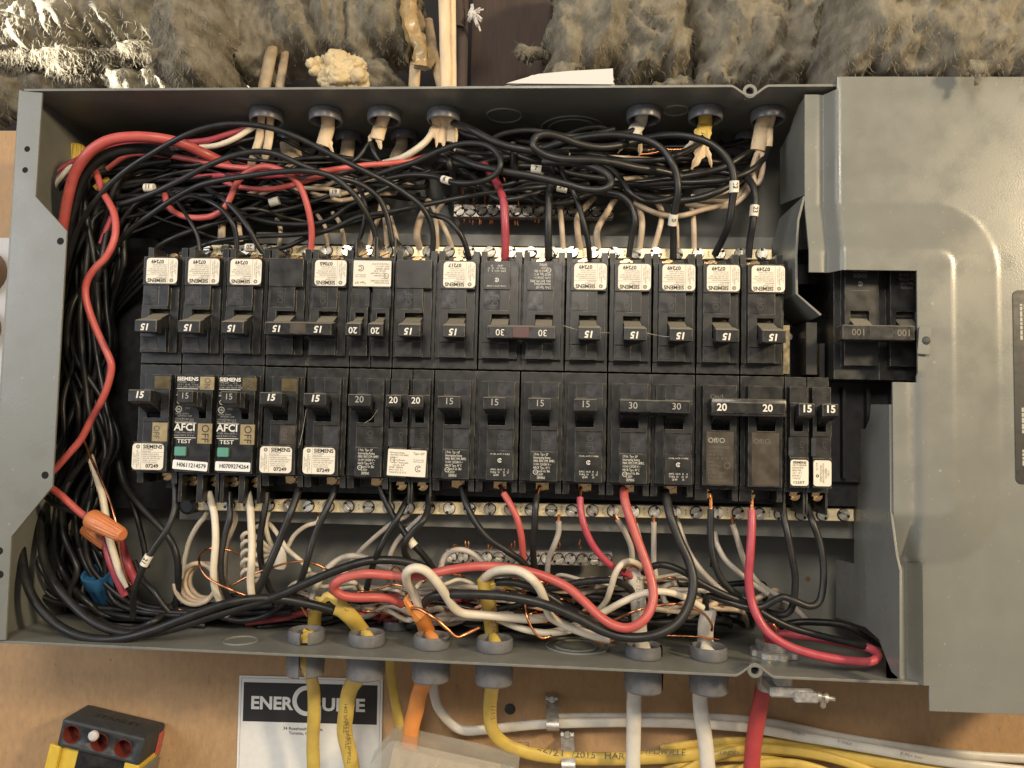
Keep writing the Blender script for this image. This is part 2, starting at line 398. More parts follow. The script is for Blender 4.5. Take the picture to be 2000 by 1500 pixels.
def wallgrid(zf, xdent, sgn, mouth):
    """long box wall with a lip and a screw channel pressed in at xdent"""
    mb = MB(); xs = sorted(set([XL, XR] + [XL + i * (XR - XL) / 40 for i in range(41)] + [xdent - .5 + i * .05 for i in range(21)]))
    ys = [FD, FD + .15, FD + .35, FD + .55, FD + .75, FD + .95, 1.2, 2.2, BD]
    R0 = []
    for t in (0, .055):
        rows = []
        for y in ys:
            row = []
            for x in xs:
                u = abs(x - xdent) / .42
                dz = -sgn * mouth * (math.cos(min(1, u) * math.pi) * .5 + .5) ** .8 * max(0, 1 - (y - FD) / .9)
                row.append((x, y, zf(x) + dz + sgn * t))
            rows.append(row)
        R0.append(rows)
    V = [[[mb.v(p) for p in row] for row in rows] for rows in R0]
    for s_ in V:
        for r1, r2 in zip(s_, s_[1:]):
            for i in range(len(xs) - 1): mb.f([r1[i], r1[i + 1], r2[i + 1], r2[i]])
    for k in (0, -1):
        for i in range(len(xs) - 1): mb.f([V[0][k][i], V[0][k][i + 1], V[1][k][i + 1], V[1][k][i]])
    return mb
xt = P(1465, 175, FD).x; xb_ = P(1475, 1315, FD).x
pbuild(wallgrid(zt, xt, 1, .22), 'top_wall', M['paint_in'])
pbuild(wallgrid(zb, xb_, -1, .22), 'bottom_wall', M['paint_in'])
mb = MB(); mb.box(XL - .055, XL, FD, BD, zb(XL), zt(XL)); pbuild(mb, 'left_wall', M['paint_in'])
for x, z in ((xt, zt(xt) - .09), (xb_, zb(xb_) + .09)):
    mb = MB(); mb.lathe([(.16, 0), (.16, -.02), (.09, -.02), (.085, .3)], (x, FD + .03, z), (0, 1, 0), 18, caps=False)
    so = pbuild(mb, 'screw_boss', M['paint_in'])
    mb = MB(); mb.lathe([(.086, 0), (.001, .001)], (x, FD + .12, z), (0, 1, 0), 14, caps=False); pbuild(mb, 'screw_hole', M['hole'], so)
# flange with the cut-out
fl = [P(u, v, FD) for u, v in ((85, 183), (72, 385), (133, 452), (119, 700), (105, 950), (25, 1048), (14, 1249))]
ol = [(XL - .056, zb(XL) + .0), (XL - .056, zt(XL) - .02)]
pts = [(p.x, p.z) for p in fl] + ol
mb = MB(); mb.prism(pts, FD - .055, FD)
flange = pbuild(mb, 'left_flange', M['paint'])
for u, v, r in ((53, 291, .07), (49, 332, .07), (118, 471, .085), (88, 928, .085), (-1, 1076, .085), (0, 1122, .085)):
    p = P(u, v, FD - .057); mb = MB(); mb.lathe([(r, 0), (r * .8, .004), (.001, .006)], (p.x, FD - .0565, p.z), (0, -1, 0), 18, caps=False); pbuild(mb, 'screw_hole', M['hole'], flange)
mb = MB(); mb.lathe([(.042, 0), (.042, 1)], (0, 0, 0), (0, 0, 1), 12) if False else None
mb.tube([(XL - .062, FD - .02, zb(XL)), (XL - .062, FD - .02, zt(XL))], .040, 12); pbuild(mb, 'rolled_edge', M['paint'], flange)
# knockout rings pressed into the walls
def kring(u, v, zf, sg, r, w=.03, a0=0, a1=2 * math.pi):
    p = PZ(u, v, zf(P(u, v, 1).x)); mb = MB()
    n = 30; R1 = []
    for i in range(n + 1):
        t = a0 + (a1 - a0) * i / n
        c = Vector((p.x + math.cos(t) * r, p.y + math.sin(t) * r, zf(p.x) - sg * .004))
        e = Vector((math.cos(t), math.sin(t), 0))
        R1.append([c - e * w, c - e * w * .3 - Vector((0, 0, sg * .03)), c + e * w * .3 - Vector((0, 0, sg * .03)), c + e * w])
    mb.rings(R1, closed=False); return pbuild(mb, 'knockout_ring', M['paint'])
kring(985, 225, zt, 1, .43); kring(1118, 250, zt, 1, .80); kring(1118, 250, zt, 1, .60)
kring(470, 1252, zb, -1, .38); kring(1128, 1262, zb, -1, .75); kring(1125, 1262, zb, -1, .5)
kring(1320, 215, zt, 1, .3)
# raised rails of the interior chassis
for v, zz, hgt, yy in ((472, 1, .30, 2.0), (1022, -1, .42, 1.6)):
    z = P(1200, v, yy).z; mb = MB(); x0 = P(350 if zz < 0 else 500, v, yy).x
    mb.box(x0, 17.6, yy, BD - .003, z - hgt / 2, z + hgt / 2)
    pbuild(mb, 'chassis_rail', M['paint_in'])
mb = MB(); p = P(1578, 1131, BD - .004); mb.lathe([(.07, 0), (.05, .002), (.001, .002)], p, (0, -1, 0), 14, caps=False); pbuild(mb, 'screw_hole', mat('rust_hole', (.14, .08, .04), .8), backp)
for u, v in ((870, 1060), (940, 1058), (1110, 1063), (1390, 1100), (627, 1090), (1395, 1105), (1125, 448), (790, 455)):
    p = P(u, v, BD - .01); mb = MB(); mb.box(p.x - .11, p.x + .11, BD - .012, BD + .01, p.z - .10, p.z + .10); pbuild(mb, 'embossed_tab', M['paint_in'], backp)
# black chassis moulding behind and around the breakers
chs = thing('bus_chassis', 'black moulded bus chassis behind the two rows of breakers', 'bus chassis', (0, 2.6, 0))
def cb(name, x0, x1, y0, y1, z0, z1, m_=M['dark']):
    mb = MB(off=(0, 2.6, 0)); mb.box(x0, x1, y0, y1, z0, z1); return mb.build(name, m_, chs)
zl, zh = P(240, 990, 2.6).z, P(240, 470, 2.6).z
cb('base_plate', P(205, 700, 2.6).x, 18.6, 2.35, 2.7, zl, zh)
cb('centre_spine', -.1, 18.4, 1.3, 2.349, -1.3, 1.3)
cb('lower_ledge', .3, 17.3, .95, 2.349, -2.98, -2.4)
cb('upper_ledge', .3, 17.3, .95, 2.349, 2.3, 2.78)
cb('blank_slot_floor', 16.06, 18.6, .75, 1.299, -2.4, -.06)
cb('slot_divider', 15.52, 15.76, .1, 1.299, .05, 1.25)
cb('slot_divider', 15.9, 16.02, .35, 1.299, -.02, .8)
cb('bus_stab', 15.12, 15.3, .62, 1.299, .1, 1.25, M['brass_bus']); cb('bus_stab', 15.78, 15.9, .7, 1.299, .1, 1.25, M['brass_bus'])
mb = MB(off=(0, 2.6, 0)); q = P(1551, 653, .3); mb.lathe([(.10, 0), (.09, .04), (.04, .06), (.001, .06)], (q.x, .75, q.z), (0, -1, 0), 16); mb.build('bus_screw', M['screw'], chs)
cb('slot_wall', 16.02, 16.1, .3, .75, -2.5, -.06); 
for k in range(3): cb('slot_rib', 16.5 + k * .55, 16.58 + k * .55, .55, .75, -2.3, -.2)

# ------------------------------------------------------------------ terminal bars
def screwmesh(mb, r=.135, rot=0.5, cross=True):
    mb.lathe([(r * .6, .05), (r * .6, -.01)], (0, 0, 0), (0, 1, 0), 12, caps=True)
    n = 10; g = .25 * r
    for s_ in (0, 1):
        pts = [(math.sqrt(max(0, r * r - g * g)) * 1, g)]
        for k in range(n + 1):
            t = math.asin(g / r) + (math.pi - 2 * math.asin(g / r)) * k / n; pts.append((r * .97 * math.cos(t), r * .97 * math.sin(t)))
        c_, sn = math.cos(rot + s_ * math.pi), math.sin(rot + s_ * math.pi)
        pts = [(x * c_ - z * sn, x * sn + z * c_) for x, z in pts[1:]]
        mb.prism(pts, -.06, .02)
def bar(name, label, u0, v0, u1, v1, d, h, n, m_=M['tin'], prints=None, tilt=0, sr=.135, skip=()):
    A, B = P(u0, v0, d), P(u1, v1, d)
    t = thing(name, label, 'terminal bar', (A.x, d, A.z)); ang = math.atan2(B.z - A.z, B.x - A.x); L = (B - A).length
    t.rotation_euler = (tilt, -ang, 0)
    mb = MB(); mb.box(0, L, 0, .28, -h / 2, h / 2, bev=.015); mb.build('bar', m_, t)
    for i in range(n):
        if i in skip: continue
        x = L * (i + .5) / n; k = random.randint(0, 5)
        part(('recess_shade', sr), 'screw_recess_shade', M['ink'], t, lambda mb: mb.lathe([(sr * 1.14, 0), (sr * 1.12, -.012), (.001, -.012)], (0, 0, 0), (0, 1, 0), 18, caps=False), (x, -.001, 0))  # black disc puts the shade of recess and screw slot into colour
        part(('screw', k, sr), 'screw', M['screw'], t, lambda mb: screwmesh(mb, sr, k * .55), (x, -.025, random.uniform(-.01, .01)), (random.uniform(-.16, .16), 0, random.uniform(-.16, .16)))
        if prints and i % 2 == 0: text('stamping', prints[(i // 2) % len(prints)], .075, M['ink_soft'], t, (x + L / n * .5, -.002, 0), rot=math.pi / 2)
    return t
lowbar = bar('neutral_bar', 'long tinned neutral bar with slotted screws under the lower breakers', 352, 984, 1668, 1006, 1.1, .30, 33, prints=('4-14', 'AL9CU', '14-10', 'AL-CU'))
upbar = bar('neutral_bar', 'long tinned neutral bar with slotted screws behind the upper breaker tops', 385, 488, 1508, 497, 1.1, .26, 28, prints=('4-14', 'AL9CU'))
mb = MB(); q = P(362, 990, .8) - P(352, 984, 1.1); mb.lathe([(.2, .3), (.2, -.1), (.14, -.14), (.001, -.14)], (q.x, -.1, q.z), (0, 1, 0), 18); mb.build('bar_insulator', M['dark'], lowbar)
gb1 = bar('ground_bar', 'short tinned ground bar with copper tails, upper middle of the box', 886, 411, 1198, 414, 2.35, .34, 14, M['gbar'], sr=.135)
gb2 = bar('ground_bar', 'short tinned ground bar with pinkish screws, lower middle of the box', 870, 1087, 1196, 1093, 2.2, .34, 14, M['gbar'], sr=.135)
for gbx, sg, us in ((gb1, -1, (900, 917, 935, 958, 1008, 1047)), (gb2, 1, (888, 910, 953, 1000, 1088, 1130))):
    for u in us:
        for k in range(2):
            zz = random.uniform(.12, .22); p0 = P(u + k * 5, 425 if sg < 0 else 1074, 2.4)
            nm = 'copper_tail'; mb = MB(off=gbx.location / IN)
            rx = random.uniform(-.05, .05)
            mb.tube([p0, p0 + Vector((rx, -.03, sg * zz * .5)), p0 + Vector((rx * .5, 0, sg * zz))], .022, 6); mb.build(nm, M['copper'], gbx)
# ------------------------------------------------------------------ breakers
# local frame: x 0..1 across one slot, z = -v away from the seam, y towards the wall
PI = math.pi
def body_single(mb, x0=0.0, pad=True, w=1.0):
    X = lambda x: x0 + x
    xs = [X(x) for x in (.022, .09, .17, .28, .69, .85, .885, .978)]
    vs = [.022, .26, .61, .80, 1.27, 1.36, 1.84, 2.5, 2.56, 2.80]
    s = -.28; p = s if pad else -.12
    H = [[0, 0, 0, 0, 0, 0, 0],
         [0, -.12, -.12, -.255, -.255, -.255, -.05],
         [0, -.12, -.12, s, s, s, -.05],
         [0, -.12, -.12, .42, s, s, -.05],
         [0, -.12, -.12, s, s, s, -.05],
         [0, -.12, -.12, -.25, -.25, -.25, -.05],
         [0, p, p, s, s, s, -.05],
         [.04, .04, .04, .04, .04, .04, .04],
         [.08, .08, .75, .75, .75, .08, .08]]
    mb.terr(xs, vs, H, 2.3)
def body_afci(mb):
    xs = [.008, .06, .58, .78, .95, .992]
    vs = [.006, .26, .66, .82, 1.26, 1.36, 2.5, 2.58, 3.22]
    s = -.30
    H = [[0, 0, 0, 0, 0], [0, s, s, s, 0], [0, s, s, s, 0], [0, s, .42, s, 0], [0, s, s, s, 0], [0, s, s, s, 0], [0, s, s, s, 0],
         [.08, .08, .08, .08, .08], [.1, 2.0, .1, 2.0, .1]]
    xs = [.008, .10, .46, .56, .90, .992]
    H[3] = [0, s, s, .42, 0]; xs = [.02, .10, .46, .60, .78, .90, .98]
    H = [[0]*6, [0, s, s, s, s, 0], [0, s, s, s, s, 0], [0, s, s, .42, s, 0], [0, s, s, s, s, 0], [0, s, s, s, s, 0], [.08]*6, [.1, None, .1, None, None, .1]]
    mb.terr(xs, vs, H, 2.3)
def body_half(mb, x0=0.0):
    X = lambda x: x0 + x
    xs = [X(x) for x in (.014, .05, .13, .335, .45, .488)]
    vs = [.022, .26, .62, .80, 1.25, 1.36, 1.84, 2.5, 2.62, 3.12]
    s = -.28
    H = [[0] * 5, [0, -.25, -.25, -.25, 0], [0, s, s, s, 0], [0, s, .42, s, 0], [0, s, s, s, 0], [0, -.25, -.25, -.25, 0], [0, s, s, s, 0],
         [.05] * 5, [.1, None, None, None, .1]]
    mb.terr(xs, vs, H, 2.3)
def body_big(mb, x0=0.0):
    xs = [x0 + x for x in (.02, .12, .30, .72, .86, .98)]
    vs = [.022, .26, .62, .80, 1.27, 2.5, 2.60, 2.86]
    s = -.30
    H = [[0] * 5, [0, s, s, s, 0], [0, s, s, s, 0], [0, s, .42, s, 0], [0, s, s, s, 0], [.04] * 5, [.08, .08, .75, .75, .08]]
    mb.terr(xs, vs, H, 2.3)
def drum(mb, x0, x1):
    n = 10; pts = [(.28 - .40 * math.cos(t), -1.03 + .40 * math.sin(t)) for t in [(-.95 + 1.9 * i / n) for i in range(n + 1)]]
    mb.prismx(pts + [(.40, -.8), (.40, -1.25)], x0, x1)
def toggle(mb, x0, x1, hx0, hx1, yf=-.86):
    drum(mb, x0 + .008, x1 - .008)
    mb.prismx([(-.56, -.66), (-.06, -.72), (-.02, -1.16), (-.14, -1.18), (-.56, -1.0)], x0 + .012, x1 - .012)
    g = mb.box(hx0, hx1, yf, -.54, -.925, -.655, bev=.014)
    for q in g:                                                     # wedge shaped head, leaning a little
        if q.co.y > -.7 and q.co.z < -.8: q.co.z -= .09
        if q.co.y > -.7: q.co.x += (.035 if q.co.x < (hx0 + hx1) / 2 else -.035)
def handle(t, amps, x0=.28, x1=.69, hx0=.215, hx1=.725, size=.19, bold=.02, shear=.15, m_=None, key='s', ink='white_ink', face=None):
    h = part(('tog', key, round(x1 - x0, 3), round(hx0 - x0, 3), round(hx1 - x0, 3)), 'handle', m_ or M['plastic_gloss'], t,
             lambda mb: toggle(mb, 0, x1 - x0, hx0 - x0, hx1 - x0), (x0, 0, 0))
    text('amp_number', amps, size, M[ink], h, ((hx0 + hx1) / 2 - x0, -.862, -.775), bold=bold, shear=shear)
    return h
LABEL1 = 'CIRCUIT BREAKER\nDISJONCTEUR'
LABEL2 = "INTERRUPTING RATING\nCAPACITE D'INTERRUPTION\n10000 AMP. RMS SYM. MAX.\n120/240 V. AC/CA 40°C\n1 POLE TYPE Q HACR"
LABELV = 'ISSUE NO.  A-3207\nHACR TYPE\nLISTED CIRCUIT BREAKER\nCU/AL WIRE 60/75 C'
def flat(mb, outline, y):
    mb.f([mb.v((x, y, z)) for x, z in outline])
def label_siemens(t, num, cx=.445, cz=-2.17, w=.74, h=.60, rot=0.0):
    l = part(('lab', w, h), 'label', M['label'], t, lambda mb: mb.prism(rrect(-w / 2, w / 2, -h / 2, h / 2, .085), -.008, 0), (cx, -.281, cz), (0, rot, 0) if rot else None)
    xs = -w / 2 + .225
    text('print', 'SIEMENS', .125, M['ink'], l, ((xs + w / 2) / 2 - .005, -.0095, h / 2 - .075), bold=.028, width=.45)
    text('print', LABEL1, .044, M['ink_soft'], l, (xs + .015, -.008, h / 2 - .165), align='LEFT', width=.25)
    text('print', LABEL2, .048, M['ink_soft'], l, (xs + .015, -.008, -.045), align='LEFT', width=.46)
    text('print', num, .115, M['ink'], l, (.11, -.0095, -h / 2 + .082), bold=.03, width=.30)
    text('print', LABELV, .04, M['ink_soft'], l, (-w / 2 + .10, -.008, -.06), rot=-PI / 2, width=.42)
    def lg(mb):
        circ(mb, -w / 2 + .13, h / 2 - .075, -.0105, .045, .012); circ(mb, -w / 2 + .13, h / 2 - .075, -.0105, .026, .010)
        for z in (h / 2 - .150,): mb.box(xs, w / 2, -.0105, -.0085, z - .055, z - .051)
        mb.box(xs - .012, xs - .008, -.0105, -.0085, -h / 2 + .01, h / 2 - .01)
    part(('lablogo', w, h), 'print', M['ink'], l, lg)
    return l
QP = "1 Pole  Type QP\nInterrupting Rating\nMAX. RMS SYM. AMPS.\n10,000 120/240 V ~\nHACR Type, 40°C\n      Listed Cir. Bkr.\n      L-5539\n      SIEMENS"
def csa(mb, x, z, y, r=.05):
    circ(mb, x, z, y, r, .014, .6, 2 * PI - .6); circ(mb, x + .012, z, y, r * .55, .012, .5, 2 * PI - .8)
def print_qp(t, x=.585, poles='1'):
    text('print', QP.replace('1 P', poles + ' P'), .082, M['white_ink'], t, (x - .24, -.283, -2.165), align='LEFT', width=.48, line=.92)
    part(('ul', x), 'print', M['white_ink'], t, lambda mb: circ(mb, x - .19, -2.30, -.283, .055, .010))
    text('print', 'UL', .05, M['white_ink'], t, (x - .19, -.283, -2.30))
def print_csa(t, x=.585):
    part(('csa', x), 'print', M['white_ink'], t, lambda mb: csa(mb, x, -2.06, -.283))
    text('print', 'CU/AL 60/75°C WIRE', .045, M['white_ink'], t, (x, -.283, -1.92), width=.44)
    text('print', 'AWG  14-10   8     6\nTORQ  20     25   27\nLB-IN        35', .062, M['white_ink'], t, (x, -.283, -2.33), width=.42)
def window(t, x0, x1, v0, v1, m_, y=-.258, name='window'):
    return part(('win', x0, x1, v0, v1, y), name, m_, t, lambda mb: mb.box(x0, x1, y, y + .03, -v1, -v0, bev=.006)) if ('win', x0, x1, v0, v1, y) not in CACHE else link(name, CACHE[('win', x0, x1, v0, v1, y)], t)
def swap(o, m_):
    if o.data.materials[0] != m_:
        k = (o.data.name, m_.name)
        if k not in CACHE:
            c = o.data.copy(); c.materials[0] = m_; CACHE[k] = c
        o.data = CACHE[k]
    return o
def lug(t, x, v=2.66, m_='brass'):
    part(('lug', m_), 'terminal_screw', M[m_], t, lambda mb: screwmesh(mb, .125, .4), (x, .55, -v + .02))
    part(('lugplate'), 'terminal_plate', M['brass'], t, lambda mb: mb.box(-.17, .17, .62, .68, -.12, .10, bev=.02), (x, 0, -v + .02))
def slots(t, x, v0, style=0):
    """moulded ON / OFF lettering turned sideways in the plastic"""
    text('moulded_print', 'OFF' if style else 'ON', .17, M['dim_ink'], t, (x, -.262, -v0), rot=PI / 2)

def face_common(t, x0, i, kind, on_m, off_m):
    swap(window(t, x0 + .50, x0 + .86, .30, .60, M['film'], -.262), on_m)
    o = swap(window(t, x0 + .50, x0 + .86, 1.38, 1.82, M['film'], -.258), off_m)
    text('moulded_print', 'OFF', .20, M['faint_ink'] if o.data.materials[0] not in (M['tan'], M['plastic_brown']) else M['ink_soft'], o, (x0 + .60, -.262, -1.60), rot=PI / 2, width=.30)
    if kind != 'lab': pass

def single(name, label, row, col, amps='15', kind='lab', num='07249', on_m=None, off_m=None, bold=.035, ink='white_ink', lugx=.55, group=None, size=.205, shear=.15, lugm='brass'):
    loc, rot = ((col, 0, 0), None) if row else ((col + 1, 0, 0), (0, PI, 0))
    t = thing(name, label, 'circuit breaker', loc, rot, group)
    part(('body', kind == 'lab'), 'body', M['plastic'], t, lambda mb: body_single(mb, 0, kind == 'lab'))
    face_common(t, 0, 0, kind, on_m or fd, off_m or M['film_dark'])
    handle(t, amps, bold=bold, ink=ink, size=size, shear=shear)
    if kind == 'lab': label_siemens(t, num)
    elif kind == 'qp': print_qp(t)
    elif kind == 'csa': print_csa(t)
    lug(t, lugx, m_=lugm)
    return t
def double(name, label, row, col, amps='15', kinds=('lab0', 'lab'), num='07249', tie=True, on_m=None, off_m=None, bold=.03, ink='white_ink', inset=None, size=.205, shear=.15, group=None):
    loc, rot = ((col, 0, 0), None) if row else ((col + 2, 0, 0), (0, PI, 0))
    t = thing(name, label, 'circuit breaker', loc, rot, group)
    pads = tuple(k.startswith('lab') for k in kinds)
    def bd(mb): body_single(mb, 0, pads[0]); body_single(mb, 1, pads[1]); mb.box(.985, 1.015, .012, 2.2, -2.49, -.02)
    part(('dbody', pads), 'body', M['plastic'], t, bd)
    for i, k in enumerate(kinds):
        face_common(t, i, i, k, on_m or fd, off_m or M['film_dark'])
        if k == 'lab': label_siemens(t, num, cx=i + .445)
        elif k == 'qp': print_qp(t, i + .585, '2')
        elif k == 'csa': print_csa(t, i + .585)
        lug(t, i + .55)
    if tie:
        def tb(mb):
            for x in (0, 1):
                drum(mb, x + .288, x + .682)
                mb.prismx([(-.56, -.66), (-.06, -.72), (-.02, -1.16), (-.14, -1.18), (-.56, -.96)], x + .292, x + .678)
            g = mb.box(.215, 1.74, -.86, -.54, -.925, -.65, bev=.016)
            for q in g:
                if q.co.y > -.7 and q.co.z < -.8: q.co.z -= .06
        h = part(('tie',), 'handle_tie', M['plastic_gloss'], t, tb)
        if inset: part(('inset', inset), 'tie_inset', M[inset], h, lambda mb: mb.box(.80, 1.16, -.868, -.85, -.90, -.67, bev=.006))
        for x in (.50, 1.44): text('amp_number', amps, size, M[ink], h, (x, -.866, -.785), bold=bold, shear=shear)
    else:
        for x in (0, 1): handle(t, amps, x0=x + .28, x1=x + .69, hx0=x + .215, hx1=x + .725, bold=bold, ink=ink, size=size, shear=shear)
    return t
GT = "Interrupting Rating\n10kA MAX. RTN AMPS.\n120/240 V ~\n       Circuit Breaker\n       Type T Replaceable\n       Issue No. IS-85\nLISTED  SIEMENS\nAWG  14-10  8  6\nTORQUE 20 25 27 35"
def tandem(name, label, row, col, amps, numbers=('12257',), wide=True, group=None, size=.20, bold=.015):
    loc, rot = ((col, 0, 0), None) if row else ((col + 1, 0, 0), (0, PI, 0))
    t = thing(name, label, 'tandem breaker', loc, rot, group)
    def bd(mb): body_half(mb, 0); body_half(mb, .5)
    part(('tbody',), 'body', M['plastic'], t, bd)
    for i in (0, .5):
        handle(t, amps, x0=i + .13, x1=i + .335, hx0=i + .06, hx1=i + .40, size=size, bold=bold, shear=.0, key='t')
        swap(window(t, i + .02, i + .12, 1.40, 1.80, M['film_dark'], -.262), M['film_dark'])
        text('moulded_print', 'OFF', .13, M['faint_ink'], t, (i + .30, -.256, -1.6), rot=PI / 2, width=.26)
        text('moulded_print', 'ON', .13, M['faint_ink'], t, (i + .30, -.256, -.45), rot=PI / 2, width=.16)
        part(('lug', 'brass'), 'terminal_screw', M['brass'], t, None, (i + .28, .22, -2.70))
    if wide:
        l = part(('lab2',), 'label', M['label'], t, lambda mb: mb.prism(rrect(-.44, .44, -.30, .30, .02), -.008, 0), (.47, -.282, -2.17), (0, .03 if row else 0, 0))
        text('print', GT, .056, M['ink_soft'], l, (-.40, -.0105, 0), align='LEFT', width=.44)
        text('print', 'Type QT', .07, M['ink'], l, (.27, -.0105, .22))
        text('print', 'No Common Trip\nHACR Type, 40°C', .045, M['ink_soft'], l, (.27, -.0105, .06), width=.24)
        def lg(mb): csa(mb, .27, -.12, -.0105, .075); circ(mb, -.33, .05, -.0105, .06, .010)
        part(('lab2logo',), 'print', M['ink'], l, lg); text('print', 'UL', .055, M['ink'], l, (-.33, -.0105, .05))
    else:
        for k, i in enumerate((0, .5)):
            l = part(('lab3',), 'label', M['label'], t, lambda mb: mb.prism(rrect(-.195, .195, -.285, .285, .06), -.008, 0), (i + .25, -.282, -2.17))
            if k == 0:
                text('print', 'SIEMENS', .075, M['ink'], l, (0, -.0105, .225), bold=.03, width=.30)
                text('print', 'CIRCUIT BREAKER\nDISJONCTEUR\nHACR TYPE\n120 V ~ 40°C\nISSUE NO. 4\n1 POLE QT', .058, M['ink'], l, (-.16, -.0105, .02), align='LEFT', width=.31)
                text('print', '12257', .075, M['ink'], l, (-.02, -.0105, -.215), bold=.02, width=.24)
            else:
                text('print', "INTERRUPTING RATING\nCAPACITE D'INTERRUPTION\n10000 AMPERES\nTYPE QT", .055, M['ink_soft'], l, (.05, -.0105, 0), rot=-PI / 2, width=.44)
                text('print', 'AL 60/75', .045, M['ink_soft'], l, (-.12, -.0105, .15), rot=-PI / 2)
                part(('lab3logo',), 'print', M['ink'], l, lambda mb: circ(mb, -.11, -.06, -.0105, .035, .02))
    return t
def afci(label, col, serial, rot_=0.0, on_m=None, tilt=0.0):
    t = thing('arc_fault_breaker', label, 'circuit breaker', (col, 0, 0))
    part(('abody',), 'body', M['plastic'], t, body_afci)
    handle(t, '15', x0=.60, x1=.78, hx0=.34, hx1=.70, size=.19, bold=.0, shear=0, key='a', ink='grey_ink')
    f = -.303
    text('print', 'SIEMENS', .12, M['white_ink'], t, (.31, f, -.36), bold=.03, width=.50)
    text('print', 'TYPE QAF       15 A\n120 V ~  60 Hz   1 POLE\n10 kA  240V  HACR TYPE', .055, M['grey_ink'], t, (.06, f, -.49), align='LEFT', width=.54)
    text('print', 'INT NEUT\nRACK/CB', .05, M['grey_ink'], t, (.07, f, -.69), align='LEFT', width=.17)
    def ln(mb):
        for x0, x1, z in ((.06, .56, -.585), (.06, .18, -.735), (.06, .56, -1.375), (.06, .56, -1.715)): mb.box(x0, x1, f - .002, f, z - .006, z + .006)
        csa(mb, .13, -.88, f, .055); circ(mb, .13, -1.06, f, .075, .014)
    part(('aln',), 'print', M['white_ink'], t, ln)
    text('print', 'UL', .07, M['white_ink'], t, (.13, f, -1.06), bold=.02)
    text('print', 'HACR\nSWD', .075, M['grey_ink'], t, (.34, f, -1.00), width=.15)
    text('print', 'LISTED  E10415\n     ISSUE NO. 5648', .05, M['grey_ink'], t, (.06, f, -1.19), align='LEFT', width=.38)
    text('print', 'Circuit Breaker and\nBranch/Feeder AFCI', .055, M['grey_ink'], t, (.05, f, -1.31), align='LEFT', width=.44)
    text('print', 'AFCI', .23, M['white_ink'], t, (.29, f, -1.48), bold=.02, width=.49)
    text('print', 'CU/AL Wire 60/75 C\n#14-8 AWG 25 lb-in', .062, M['grey_ink'], t, (.05, f, -1.63), align='LEFT', width=.48)
    text('print', 'TEST', .13, M['white_ink'], t, (.29, f, -1.80), bold=.008, width=.33)
    b = part(('tbtn',), 'test_button', M['teal'], t, lambda mb: mb.box(.10, .36, -.38, -.28, -2.14, -1.92, bev=.02))
    w1 = part(('aw1',), 'on_window', M['tan'], t, lambda mb: mb.box(.60, .93, f, f + .03, -.60, -.30)); swap(w1, on_m or M['tan'])
    text('print', 'ON', .20, M['ink_soft'], w1, (.77, f - .003, -.45), rot=PI / 2, width=.24)
    w2 = part(('aw2',), 'off_window', M['tan'], t, lambda mb: mb.box(.60, .93, f, f + .03, -1.84, -1.38))
    text('print', 'OFF', .24, M['ink'], w2, (.77, f - .003, -1.61), rot=PI / 2, width=.40)
    l = part(('slab',), 'serial_sticker', M['label_w'], t, lambda mb: mb.prism(rrect(-.41, .41, -.105, .105, .03), -.006, 0), (.46, f - .001, -2.35), (0, tilt, 0))
    text('print', serial, .135, M['ink'], l, (.03, -.0085, 0), width=.68, bold=.02)
    for x in (.20, .75): part(('lug', 'brass'), 'terminal_screw', M['brass'], t, None, (x, .5, -2.75))
    return t
part(('lug', 'brass'), 'terminal_screw', M['brass'], None, lambda mb: screwmesh(mb, .125, .4))  # shared mesh
bpy.data.objects.remove(bpy.data.objects['terminal_screw'])

UP, LO = 0, 1
fd, tn = M['film_dark'], M['tan']
single('circuit_breaker', 'upper breaker at the far left end, cream label, 15 A handle', UP, 0, on_m=fd, off_m=M['plastic_face'])
single('circuit_breaker', 'second upper breaker from the left end, cream label slightly low, 15 A', UP, 1, on_m=fd)
single('circuit_breaker', 'third upper breaker from the left, left neighbour of the tied 15 A pair', UP, 2, on_m=fd)
double('double_circuit_breaker', 'two pole 15 A breaker with tied handles and label 07065, upper row', UP, 3, '15', ('lab', 'lab0'), '07065', True, on_m=M['plastic_face'], off_m=M['plastic_face'], inset='plastic_brown')
tandem('tandem_breaker', 'upper tandem breaker with two narrow 20 A handles under one wide label', UP, 5, '20')
double('double_circuit_breaker', 'two pole breaker with separate 15 A handles and label 07217, upper row', UP, 6, '15', ('lab', 'lab0'), '07217', False, on_m=fd, off_m=fd)
double('double_circuit_breaker', 'two pole 30 A breaker with tied handles, upper row, red and black wires', UP, 8, '30', ('qp', 'csa'), tie=True, on_m=M['plastic_face'], inset='red_brown', bold=.0, shear=0)
single('circuit_breaker', 'upper 15 A breaker right beside the tied 30 A pair, label 07249', UP, 10, on_m=M['plastic_face'], off_m=M['plastic_face'])
single('circuit_breaker', 'upper 15 A breaker above the left pole of the lower tied 30 A pair', UP, 11, on_m=M['plastic_face'], off_m=M['plastic_face'])
single('circuit_breaker', 'upper 15 A breaker fed by the black wire tagged 20', UP, 12, on_m=M['plastic_face'], off_m=M['plastic_face'])
single('circuit_breaker', 'upper 15 A breaker fed by the black wire tagged 22, second from the right end', UP, 13, on_m=M['plastic_face'], off_m=M['plastic_face'])
single('circuit_breaker', 'rightmost upper 15 A breaker, beside the empty slot and bent steel tab', UP, 14, on_m=M['plastic_face'], off_m=M['plastic_face'])

